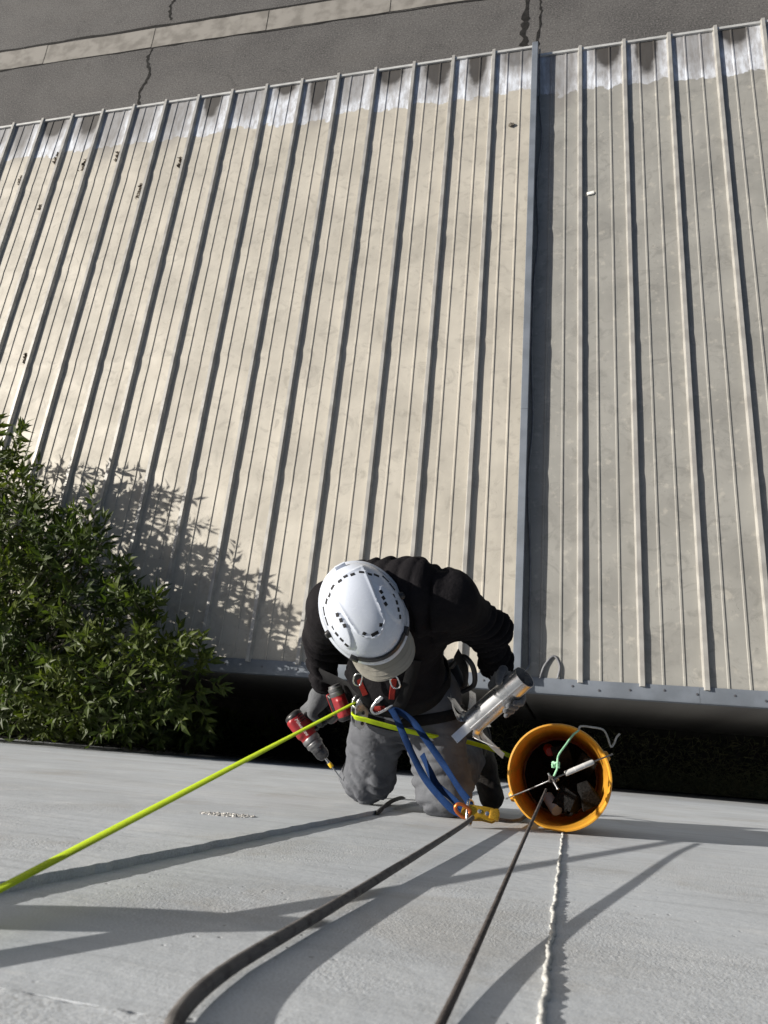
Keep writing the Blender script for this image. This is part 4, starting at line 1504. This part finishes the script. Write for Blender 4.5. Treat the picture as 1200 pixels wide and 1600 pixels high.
# gear loops and a coiled black hose end at his left hip
P = spline([W(-.375, .47, -2.40), W(-.335, .50, -2.36), W(-.300, .47, -2.36), W(-.300, .42, -2.42), W(-.345, .40, -2.48)], 8)
obj('gear_loop', tube('gear_loop', P, .0085, 10), M_BLACKP, person)
P = spline([W(-.345, .50, -2.30), W(-.330, .46, -2.42), W(-.345, .42, -2.54)], 8)
obj('gear_strap', ribbon('gear_strap', P, .035, .004, (.8, -.2, .5)), M_BLACKW, person)
obj('gear_pouch', nets(rbox(A(-.40, .455, -2.60), (.045, .060, .055), np.array(Matrix.Rotation(.4, 3, 'Z')), .022), A(-.49, .35, -2.7), A(-.31, .56, -2.5), .006, 'gear_pouch'), M_BLACKP, person)

# ------------------------------------------------------------------ power tools
def power_tool(label, O, ax, hdir, with_bit, scale=1.0):
    """O centre of the motor housing; ax towards the chuck; hdir down the handle"""
    ax, hdir = Vector(ax).normalized(), Vector(hdir)
    hdir = (hdir - ax * ax.dot(hdir)).normalized()
    sd = hdir.cross(ax)
    R = Matrix((ax, sd, hdir)).transposed()
    k = scale
    t = thing('power_drill', label, 'power tool', O + hdir * .15 * k)
    pt = lambda x, y, z: O + R @ Vector((x * k, y * k, z * k))
    an = np.array
    f = union([cone(pt(-.050, 0, 0), pt(.030, 0, 0), .0315 * k, .030 * k), cone(pt(-.010, 0, .02), pt(-.004, 0, .06), .022 * k, .019 * k), rbox(pt(-.02, 0, -.022), (.036 * k, .014 * k, .014 * k), an(R), .008 * k)], .012 * k)
    body = obj('housing', nets(lambda p: np.maximum(f(p), -((p - an(pt(-.068, 0, 0))) @ an(ax))), an(O) - .11 * k, an(O) + .11 * k, .003 * k, 'housing'), M_RED, t)
    obj('rear_cap', lathe('rear_cap', [(0, -.010 * k), (.020 * k, -.009 * k), (.029 * k, -.004 * k), (.0325 * k, .002 * k), (.0325 * k, .010 * k), (.029 * k, .012 * k)], pt(-.068, 0, 0), ax, 28), M_BLACKP, t)
    for s_ in (-1, 1):
        for j in range(3):
            obj('vent', box('vent', pt(-.050 + .010 * j, .0305 * s_, .002), (.0022 * k, .0022 * k, .011 * k), R, .0008 * k), M_BLACKP, body)
    pr = [(0, 0), (.030, 0), (.0315, .003), (.0315, .016), (.029, .018), (.029, .022), (.0305, .024), (.0305, .034), (.026, .038), (.0245, .046), (0, .046)]
    obj('gear_case', lathe('gear_case', [(a * k, b * k) for a, b in pr], pt(.030, 0, 0), ax, 32), M_GREYM, t)
    hf = union([cone(pt(-.012, 0, .03), pt(-.018, 0, .12), .0185 * k, .0190 * k)], .01)
    obj('handle', nets(hf, an(O) - .19 * k, an(O) + .19 * k, .0035 * k, 'handle'), M_BLACKP, t)
    obj('trigger', nets(rbox(pt(.012, 0, .052), (.010 * k, .008 * k, .014 * k), an(R), .005 * k), an(pt(.012, 0, .052)) - .03, an(pt(.012, 0, .052)) + .03, .002, 'trigger'), M_BLACKP, t)
    bt = obj('battery', nets(union([rbox(pt(-.010, 0, .155), (.048 * k, .036 * k, .030 * k), an(R), .010 * k), rbox(pt(-.012, 0, .128), (.040 * k, .030 * k, .012 * k), an(R), .006 * k)], .004), an(pt(-.01, 0, .145)) - .10 * k, an(pt(-.01, 0, .145)) + .10 * k, .0035 * k, 'battery'), M_BLACKP, t)
    obj('battery_band', nets(rbox(pt(-.010, 0, .150), (.0495 * k, .0372 * k, .010 * k), an(R), .006 * k), an(pt(-.01, 0, .15)) - .08 * k, an(pt(-.01, 0, .15)) + .08 * k, .003 * k, 'battery_band'), M_RED, bt)
    if with_bit:
        pr = [(0, 0), (.0235, 0), (.0245, .003), (.0245, .012), (.022, .013), (.022, .015), (.0245, .016), (.0235, .030), (.017, .041), (.011, .045), (0, .045)]
        obj('chuck', lathe('chuck', [(a * k, b * k) for a, b in pr], pt(.076, 0, 0), ax, 30), M_GUN, t)
        obj('bit_holder', lathe('bit_holder', [(0, 0), (.0045, 0), (.0045, .016), (.006, .017), (.006, .022), (0, .022)], pt(.119, 0, 0), ax, 12), M_STEEL, t)
        obj('bit_collar', lathe('bit_collar', [(0, 0), (.0068, .001), (.0074, .003), (.0074, .016), (.006, .019), (0, .019)], pt(.140, 0, 0), ax, 14), pm('yellow_collar', (0.75, 0.47, 0.02), 0.4), t)
        obj('drill_bit', lathe('drill_bit', [(0, 0), (.0026, 0), (.0026, .048), (.0018, .056), (0, .058)], pt(.158, 0, 0), ax, 8), M_STEEL, t)
    return t, R, pt
t, R, pt = power_tool('red cordless drill with long bit held in the gloved right hand', DB, DAX, DH, True)
# maker's script lettering on the housing
cu = bpy.data.curves.new('lettering', 'FONT')
cu.body = 'Milwaukee'
cu.size = 0.0165
cu.shear = 0.3
cu.extrude = 0.0003
cu.align_x = 'CENTER'
cu.align_y = 'CENTER'
tmp = bpy.data.objects.new('lettering_tmp', cu)
COL.objects.link(tmp)
dg = bpy.context.evaluated_depsgraph_get()
lm = bpy.data.meshes.new_from_object(tmp.evaluated_get(dg))
bpy.data.objects.remove(tmp)
nrm_ = (Vector((0, 0, CZ)) + Vector((0, CY, 0)) - DB).normalized()
nrm_ = (nrm_ - DAX * DAX.dot(nrm_)).normalized()
xd = DAX
yd = nrm_.cross(xd)
Rl = Matrix((xd, yd, nrm_)).transposed()
rad = 0.0325
for v in lm.vertices:                     # wrap the script round the housing
    a = v.co.y / rad
    v.co = DB + DAX * (v.co.x - .014) + (nrm_ * math.cos(a) + yd * math.sin(a)) * (rad + .0012 + v.co.z)
lm.materials.clear()
obj('lettering', lm, M_WHITEP, t)
power_tool('red cordless tool hanging from the worker\'s belt beside the rope clamp', W(-.742, .335, -2.40), (-.35, .8, .25), (.25, -.75, -.45), False, .80)

# ------------------------------------------------------------------ ropes, clamp, slings
rp = [W(-.170, .010, -.34), W(-.2068, .009, -.4167), W(-.222, .0085, -.4483), W(-.2356, .0082, -.4819), W(-.2448, .008, -.5164), W(-.2513, .008, -.5572), W(-.2553, .008, -.6034), W(-.257, .008, -.6575), W(-.258, .0095, -.9), W(-.259, .016, -1.4), W(-.264, .024, -2.0), W(-.271, .029, -2.26)]
tag(obj('rope', tube('rope', spline(rp, 26), .0060, 16, up=(1, 0, 0)), M_ROPE), 'thick dark climbing rope running up the wall from the gold descender', 'rope')
rp = [W(-.232, .030, -2.30), W(-.205, .022, -2.38), W(-.17, .014, -2.52), W(-.155, .012, -2.9), W(-.16, .011, -4.5), W(-.15, .011, -9), W(-.15, .02, -12.9)]
tag(obj('rope', tube('rope', spline(rp, 18), .0060, 12, up=(1, 0, 0)), M_ROPE), 'slack dark rope tail leaving the descender and dropping behind the bucket', 'rope')
rp = [W(-.086, .002, -.30), W(-.0845, .0055, -.58), W(-.083, .020, -.888), W(-.079, .048, -1.298), W(-.072, .090, -1.9), W(-.066, .121, -2.27)]
rp = [Vector((p.x, max(p.y, .0045), p.z)) for p in rp]
tag(obj('cord', tube('cord', spline(rp, 24), .0033, 10, up=(1, 0, 0)), M_ROPE2), 'thin brown cord hauling the yellow bucket from above', 'cord')
# fluorescent strap from above to the clamp, then its slack tail
end = W(-.684, .335, -2.372)
top = W(-.505, .045, -.70)
P = [top + (end - top) * (i / 60 * 1.25 - .25) for i in range(61)]
nn = [Vector((.35, -.25, .9)).lerp(Vector((.25, -.75, .55)), min(1, i / 45)) for i in range(61)]
tag(obj('webbing_strap', ribbon('webbing_strap', P, .0225, .0045, nn, [(.62 - .62 * min(1, i / 40)) for i in range(61)]), M_YEL), 'taut fluorescent yellow strap running from the worker to the upper left', 'strap')
P = spline([W(-.684, .300, -2.366), W(-.672, .288, -2.352), W(-.640, .283, -2.355), W(-.600, .275, -2.37), W(-.504, .2585, -2.42), W(-.4116, .2483, -2.50), W(-.36, .248, -2.66), W(-.27, .23, -2.76), W(-.20, .20, -2.95), W(-.19, .12, -3.4)], 8)
tag(obj('webbing_strap', ribbon('webbing_strap', P, .020, .006, (.15, -.75, .6)), M_YEL), 'slack yellow strap tail crossing the worker\'s lap', 'strap')
# rope clamp with aluminium side plates
t = thing('rope_clamp', 'aluminium rope clamp with bolts gripping the yellow strap', 'rope clamp', W(-.664, .31, -2.42))
Rc = frame_from((.75, -.35, .55), (0, .9, .3))
def oval(lx, ly, n=26, p=.75, taper=0.0):
    return [(math.copysign(abs(math.cos(a)) ** p, math.cos(a)) * lx * (1 + taper * math.sin(a)), math.copysign(abs(math.sin(a)) ** p, math.sin(a)) * ly) for a in [2 * math.pi * i / n for i in range(n)]]
c = W(-.664, .308, -2.372)
for s_ in (-1, 1):
    pl = obj('side_plate', prism('side_plate', oval(.026, .056, taper=.18), c + Rc @ Vector((0, 0, .012 * s_)), Rc, .0035, .0008), M_ALU, t)
    for yb in (-.036, .0, .036):
        obj('bolt', lathe('bolt', [(0, .004), (.005, .0035), (.0062, .001), (.0062, 0)], c + Rc @ Vector((.004, yb, (.0142 if s_ > 0 else -.0142))), Rc @ Vector((0, 0, s_)), 10), M_GUN, pl)
obj('cam_block', prism('cam_block', oval(.020, .046), c, Rc, .019, .002), M_BLACKP, t)
obj('roller', lathe('roller', [(0, -.014), (.011, -.014), (.008, -.006), (.008, .006), (.011, .014), (0, .014)], c + Rc @ Vector((-.016, .018, 0)), Rc @ Vector((0, 0, 1)), 16), M_STEEL, t)
# carabiners
tkn = link('carabiner', W(-.572, .340, -2.335), frame_from((.30, -.45, .83), (.62, .45, .1)) @ Matrix.Rotation(math.radians(90), 3, 'Z'), .052, .021, .0052, M_STEEL, None)
tag(tkn, 'silver screw-gate carabiner joining the harness to the blue slings', 'carabiner')
# blue slings: two loops of webbing down to the descender
def sling(pts, label, tw):
    P = spline([W(*p) for p in pts], 10)
    n = len(P)
    twl = [tw[0] + (tw[1] - tw[0]) * i / (n - 1) + .35 * math.sin(i * .23 + tw[0]) for i in range(n)]
    return tag(obj('sling', ribbon('sling', P, .0215, .0034, (.25, -.25, .92), twl), M_BLUE), label, 'sling', 'blue slings to the descender')
sling([(-.553, .322, -2.340), (-.530, .285, -2.345), (-.473, .188, -2.335), (-.420, .112, -2.325), (-.345, .050, -2.290), (-.306, .034, -2.275)], 'blue webbing sling, the left of the strands below the carabiner', (.15, -.3))
sling([(-.548, .325, -2.345), (-.490, .292, -2.365), (-.425, .222, -2.355), (-.372, .160, -2.345), (-.322, .100, -2.325), (-.290, .068, -2.30), (-.282, .040, -2.285)], 'blue webbing sling, the right of the strands below the carabiner', (-.1, .5))
sling([(-.452, .190, -2.385), (-.425, .150, -2.36), (-.392, .104, -2.345), (-.345, .075, -2.318), (-.303, .045, -2.285)], 'short inner blue sling hanging between the two longer strands', (.35, -.2))
# descender
t = thing('descender', 'gold and black rope descender at the lower end of the blue slings', 'descender', W(-.262, .030, -2.31))
Rd = frame_from((.05, .30, .95), (0, .95, -.3))
c = W(-.258, .036, -2.285)
out = [(-.050, -.004), (-.046, .016), (-.030, .024), (.020, .022), (.042, .020), (.050, .008), (.050, -.012), (.040, -.018), (.010, -.014), (-.030, -.018), (-.045, -.014)]
for s_ in (-1, 1):
    obj('side_plate', prism('side_plate', out, c + Rd @ Vector((0, 0, .010 * s_)), Rd, .003, .0008), M_GOLD, t)
obj('body', prism('body', [(x * .86, y * .80) for x, y in out], c, Rd, .017, .002), M_BLACKP, t)
obj('handle', prism('handle', [(.030, -.010), (.034, .016), (.058, .020), (.062, .006), (.058, -.014)], c + Rd @ Vector((0, 0, .004)), Rd, .026, .004), M_GOLD, t)
for x, y in ((-.028, .004), (.004, .006), (.026, .002)):
    obj('bolt', lathe('bolt', [(0, .005), (.006, .004), (.0072, .001), (.0072, 0)], c + Rd @ Vector((x, y, .0115)), Rd @ Vector((0, 0, 1)), 12), M_STEEL, t)
cb = link('carabiner', W(-.283, .040, -2.285), frame_from((.9, .1, .3), (0, .4, .9)), .034, .017, .0048, M_STEEL, None, False)
tag(cb, 'small silver carabiner clipped through the descender', 'carabiner')
cc = link('carabiner', W(-.302, .045, -2.262), frame_from((.3, -.2, .9), (.5, .8, 0)), .022, .014, .0055, M_COPPER, None, False)
tag(cc, 'orange carabiner at the blue sling ends by the descender', 'carabiner')

# ------------------------------------------------------------------ galvanised pipe with its end slit and bent into tabs
pipe = thing('sheet_metal_pipe', 'shiny galvanised pipe with splayed end tabs held in the left hand', 'pipe', PB)
PL = (PA - PB).length
prof = [(.0418, 0), (.0418, PL - .06), (.0424, PL - .058), (.0424, PL - .055), (.0416, PL - .052), (.0402, PL - .012), (.0405, PL), (.0396, PL), (.0392, PL - .012), (.0408, PL - .055), (.0410, 0)]
obj('tube', lathe('pipe', [(r * .92, h) for r, h in prof], PB, PX, 44, ang=30), M_GALV, pipe)
_e1 = Vector((-.62, .785, 0)); _e1 = (_e1 - PX * PX.dot(_e1)).normalized()
Rp = Matrix((_e1, PX.cross(_e1), PX)).transposed()
if (Rp @ Vector((0, 1, 0))).z < 0:
    Rp = Matrix((_e1, -PX.cross(_e1), PX)).transposed()   # second axis faces up
V, F = [], []
P = [PB + PX * (.0 + PL * i / 12) + Rp @ Vector((.0391 * math.cos(2.0), .0391 * math.sin(2.0), 0)) for i in range(13)]
obj('lock_seam', ribbon('lock_seam', P, .007, .0012, Rp @ Vector((math.cos(2.0), math.sin(2.0), 0))), M_GALV, pipe)
def tab(ang, bend, ln, curl, wfrac=.86):
    """strip of the wall, bent outwards by bend radians with a final curl"""
    V, F = [], []
    n, m = 12, 6
    half = math.pi / 7 * wfrac
    for i in range(n + 1):
        t_ = i / n
        s_ = t_ * ln
        th = bend * min(1, t_ / .28) + curl * max(0, t_ - .28)
        if i == 0:
            r, h = .0381, .004
        else:
            r += math.sin(th) * ln / n
            h -= math.cos(th) * ln / n
        flat = min(1, t_ / .5)
        for j in range(m + 1):
            b = (-1 + 2 * j / m) * half
            # strip flattens out as it leaves the round
            x_arc, y_arc = .0381 * math.cos(b) - .0381, .0381 * math.sin(b)
            x_l, y_l = 0, .0381 * b
            dx, dy = x_arc * (1 - flat) + x_l * flat, y_arc * (1 - flat) + y_l * flat
            rad, tan = r + dx * math.cos(th), dy
            q = Vector((math.cos(ang) * rad - math.sin(ang) * tan, math.sin(ang) * rad + math.cos(ang) * tan, h + dx * math.sin(th)))
            V.append(PB + Rp @ q)
    for i in range(n):
        for j in range(m):
            a = i * (m + 1) + j
            F.append((a, a + 1, a + m + 2, a + m + 1))
    me = mesh('tab', V, F)
    bm = bmesh.new()
    bm.from_mesh(me)
    bmesh.ops.solidify(bm, geom=list(bm.faces), thickness=.0008)
    bm.to_mesh(me)
    bm.free()
    smooth(me, 40)
    obj('tab', me, M_GALV, pipe)
for a_, b, l, cq in ((0, 1.50, .125, .15), (50, 2.05, .125, .5), (100, .55, .070, .9), (150, 2.25, .120, .1), (200, 1.50, .115, .2), (262, 1.2, .10, .4), (312, 1.9, .11, -.6)):
    tab(math.radians(a_), b, l, cq)

# ------------------------------------------------------------------ bucket and what is in it
BC = W(-.032, .158, -2.40)
bk = thing('bucket', 'yellow plastic bucket hanging against the wall right of the worker', 'bucket', BC - Vector((0, 0, .36)))
BA = Vector((.0, .0, 1.0))
prof = [(0, -.360), (.124, -.360), (.128, -.355), (.1435, -.075), (.1500, -.074), (.1500, -.066), (.1440, -.065), (.1450, -.045), (.1515, -.044), (.1515, -.036), (.1458, -.035), (.1465, -.012), (.1530, -.010), (.1545, -.004), (.1535, .001), (.1490, .002), (.1462, -.002), (.1440, -.012), (.1405, -.09), (.1250, -.350), (0, -.352)]
obj('shell', lathe('bucket_shell', prof, BC, BA, 72, ang=40), M_BUCKET, bk)
hl, hr = BC + Vector((-.139, -.069, -.03)), BC + Vector((.139, .069, -.03))
for e_ in (hl, hr):
    d = (e_ - BC)
    d.z = 0
    obj('ear', lathe('ear', [(0, .018), (.012, .017), (.016, .010), (.017, .0)], e_ - d.normalized() * .008, d, 16), M_BUCKET, bk)
top_ = W(-.064, .142, -2.305)
d = (hr - BC)
d.z = 0
d.normalize()
hp = [hl + Vector((-.017, -.008, 0)), hl + Vector((-.012, -.004, .028)), BC + d * -.10 + Vector((0, 0, .055)), BC + d * -.035 + Vector((0, 0, .088)), BC + d * .03 + Vector((0, 0, .088)), BC + d * .10 + Vector((0, 0, .062)), hr + Vector((.012, .004, .026)), hr + Vector((.017, .008, 0))]
hs = spline(hp, 8)
obj('wire_handle', tube('wire_handle', hs, .0022, 8), M_GREYM, bk)
i0 = int(len(hs) * .545)
i1 = int(len(hs) * .74)
seg = hs[i0:i1]
gr_ = obj('hand_grip', tube('hand_grip', [seg[0].lerp(seg[-1], k / 24) + Vector((0, 0, .004 * math.sin(math.pi * k / 24))) for k in range(25)], [.0075 if 0 < k < 24 else .0068 for k in range(25)], 14), M_WHITEP, bk)
for k in (.33, .66):
    c_ = seg[0].lerp(seg[-1], k) + Vector((0, 0, .0036))
    obj('ridge', lathe('ridge', [(.0070, -.0012), (.0080, 0), (.0070, .0012)], c_, seg[-1] - seg[0], 14), M_WHITEP, gr_)
KN = hs[int(len(hs) * .47)]
# knot, hook and cords
kn = thing('hook', 'small steel snap hook tied to the bucket handle', 'hook', KN - Vector((0, 0, .01)))
P = [KN + Vector((.012 * math.cos(a) + .004, .004 * math.sin(2 * a), .016 * math.sin(a))) for a in [i * .45 for i in range(13)]]
obj('hook_body', tube('hook_body', P, .0026, 8), M_GREYM, kn)
obj('hook_bar', lathe('hook_bar', [(0, 0), (.003, 0), (.0036, .008), (.003, .045), (.005, .050), (0, .053)], KN + Vector((-.012, .016, .012)), (.5, -.75, .1), 10), M_GREYM, kn)
def knot_path(c, r, seed, n=46):
    rnd = random.Random(seed)
    a0 = rnd.uniform(0, 6)
    return [c + Vector((r * math.cos(a0 + i * .41), r * .75 * math.sin(a0 + i * .53), r * .9 * math.sin(i * .33 + 1))) for i in range(n)]
tag(obj('knot', tube('knot', knot_path(KN + Vector((0, 0, .014)), .0085, 4), .0032, 8), M_ROPE2), 'brown cord knotted round the bucket handle', 'knot')
gp = [KN + Vector((.002, .004, .008)), KN + Vector((.008, .018, .014)), KN + Vector((.014, .034, .016)), W(-.033, .215, -2.325), W(-.012, .248, -2.35), W(.010, .280, -2.375), W(.026, .294, -2.383)]
tag(obj('cord', tube('cord', spline(gp, 9), .0030, 9), M_GCORD), 'pale green cord from the hook over the bucket rim', 'cord')
tag(obj('knot', tube('knot', knot_path(W(-.040, .190, -2.318), .0095, 9), .0030, 8), M_GCORD), 'loose green bow knot above the bucket', 'knot')
wp = [W(.026, .294, -2.383), W(.034, .308, -2.392), W(.066, .308, -2.40), W(.098, .304, -2.415), W(.112, .285, -2.43), W(.122, .257, -2.445), W(.132, .266, -2.45), W(.140, .285, -2.45), W(.150, .297, -2.45)]
tag(obj('cord', tube('cord', spline(wp, 9), .0030, 9), M_WCORD), 'frayed whitish cord end curling out beyond the bucket rim', 'cord')
# foam in the bucket
def foam(name, label, outline, c, R, th, mat=M_FOAM):
    return tag(obj(name, prism(name, outline, c, R, th, .004), mat), label, 'foam')
tri = [(-.034, -.026), (.034, -.026), (.022, .030), (-.012, .034)]
foam('foam_wedge', 'black foam wedge, the right of two lying near the bucket rim', tri, W(.052, .108, -2.515), Matrix.Rotation(.5, 3, 'Z') @ Matrix.Rotation(.5, 3, 'X'), .06)
foam('foam_wedge', 'black foam wedge, the left of two lying near the bucket rim', [(-.036, -.030), (.030, -.032), (.036, .022), (-.020, .034)], W(-.006, .092, -2.53), Matrix.Rotation(-.3, 3, 'Z') @ Matrix.Rotation(-.4, 3, 'Y'), .06)
tag(obj('foam_tube', lathe('foam_tube', [(.007, 0), (.014, 0), (.015, .002), (.015, .12), (.007, .12), (.007, 0)], W(-.004, .055, -2.50), (-.15, .45, -.9), 24), M_FOAM), 'short black foam tube standing on end by the bucket rim', 'foam')
tag(obj('paper_roll', lathe('paper_roll', [(0, 0), (.017, 0), (.0185, .003), (.0185, .07), (0, .072)], W(-.040, .056, -2.515), (-.4, .5, -.75), 24), pm('grey_paper', (0.30, 0.30, 0.30), 0.8)), 'small grey roll half hidden beside the foam tube', 'roll')
foam('foam_board', 'long dark foam slab standing upright in the bucket', [(-.030, -.13), (.030, -.13), (.030, .11), (-.024, .13)], W(-.020, .205, -2.60), Matrix.Rotation(.35, 3, 'Z') @ Matrix.Rotation(1.25, 3, 'X'), .022)
foam('foam_board', 'second dark foam slab leaning behind the bucket handle grip', [(-.028, -.12), (.028, -.12), (.028, .10), (-.028, .11)], W(.045, .19, -2.62), Matrix.Rotation(-.5, 3, 'Z') @ Matrix.Rotation(1.3, 3, 'X'), .020)
tag(obj('red_cap', lathe('red_cap', [(0, .012), (.013, .012), (.016, .008), (.016, -.03), (0, -.03)], W(-.065, .235, -2.60), (.2, -.3, 1), 18), M_RED), 'red bottle cap deep inside the yellow bucket', 'cap')
foam('foam_filler', 'black foam offcuts filling the bottom of the bucket', [(.118 * math.cos(a), .118 * math.sin(a)) for a in [i * .35 for i in range(18)]], BC + Vector((0, 0, -.32)), Matrix.Identity(3), .05)
# unseen bag added left of the frame, shaped to cast a shadow on the wall
bg = thing('added_shadow_bag', 'added dark bag out of view, shaped to cast a shadow on the wall', 'bag', W(-.93, .10, -.55))
obj('bag', nets(lambda p: union([cone(A(-.96, .125, -.40), A(-.86, .125, -.44), .050, .040), cone(A(-.87, .125, -.44), A(-.79, .12, -.475), .038, .010)], .03)(p) + .003 * sines(p, 60, 3), A(-1.08, .03, -.6), A(-.66, .22, -.3), .008, 'bag'), M_BLACKW, bg)
obj('strap', ribbon('strap', spline([W(-.95, .12, -.36), W(-.95, .08, -.22), W(-.95, .03, -.095), W(-.95, -.10, -.094)], 6), .025, .003, (0, 1, .2)), M_BLACKW, bg)
print('triangles', sum(len(o.data.loop_triangles) if o.type == 'MESH' else 0 for o in bpy.data.objects), 'objects', len(bpy.data.objects))
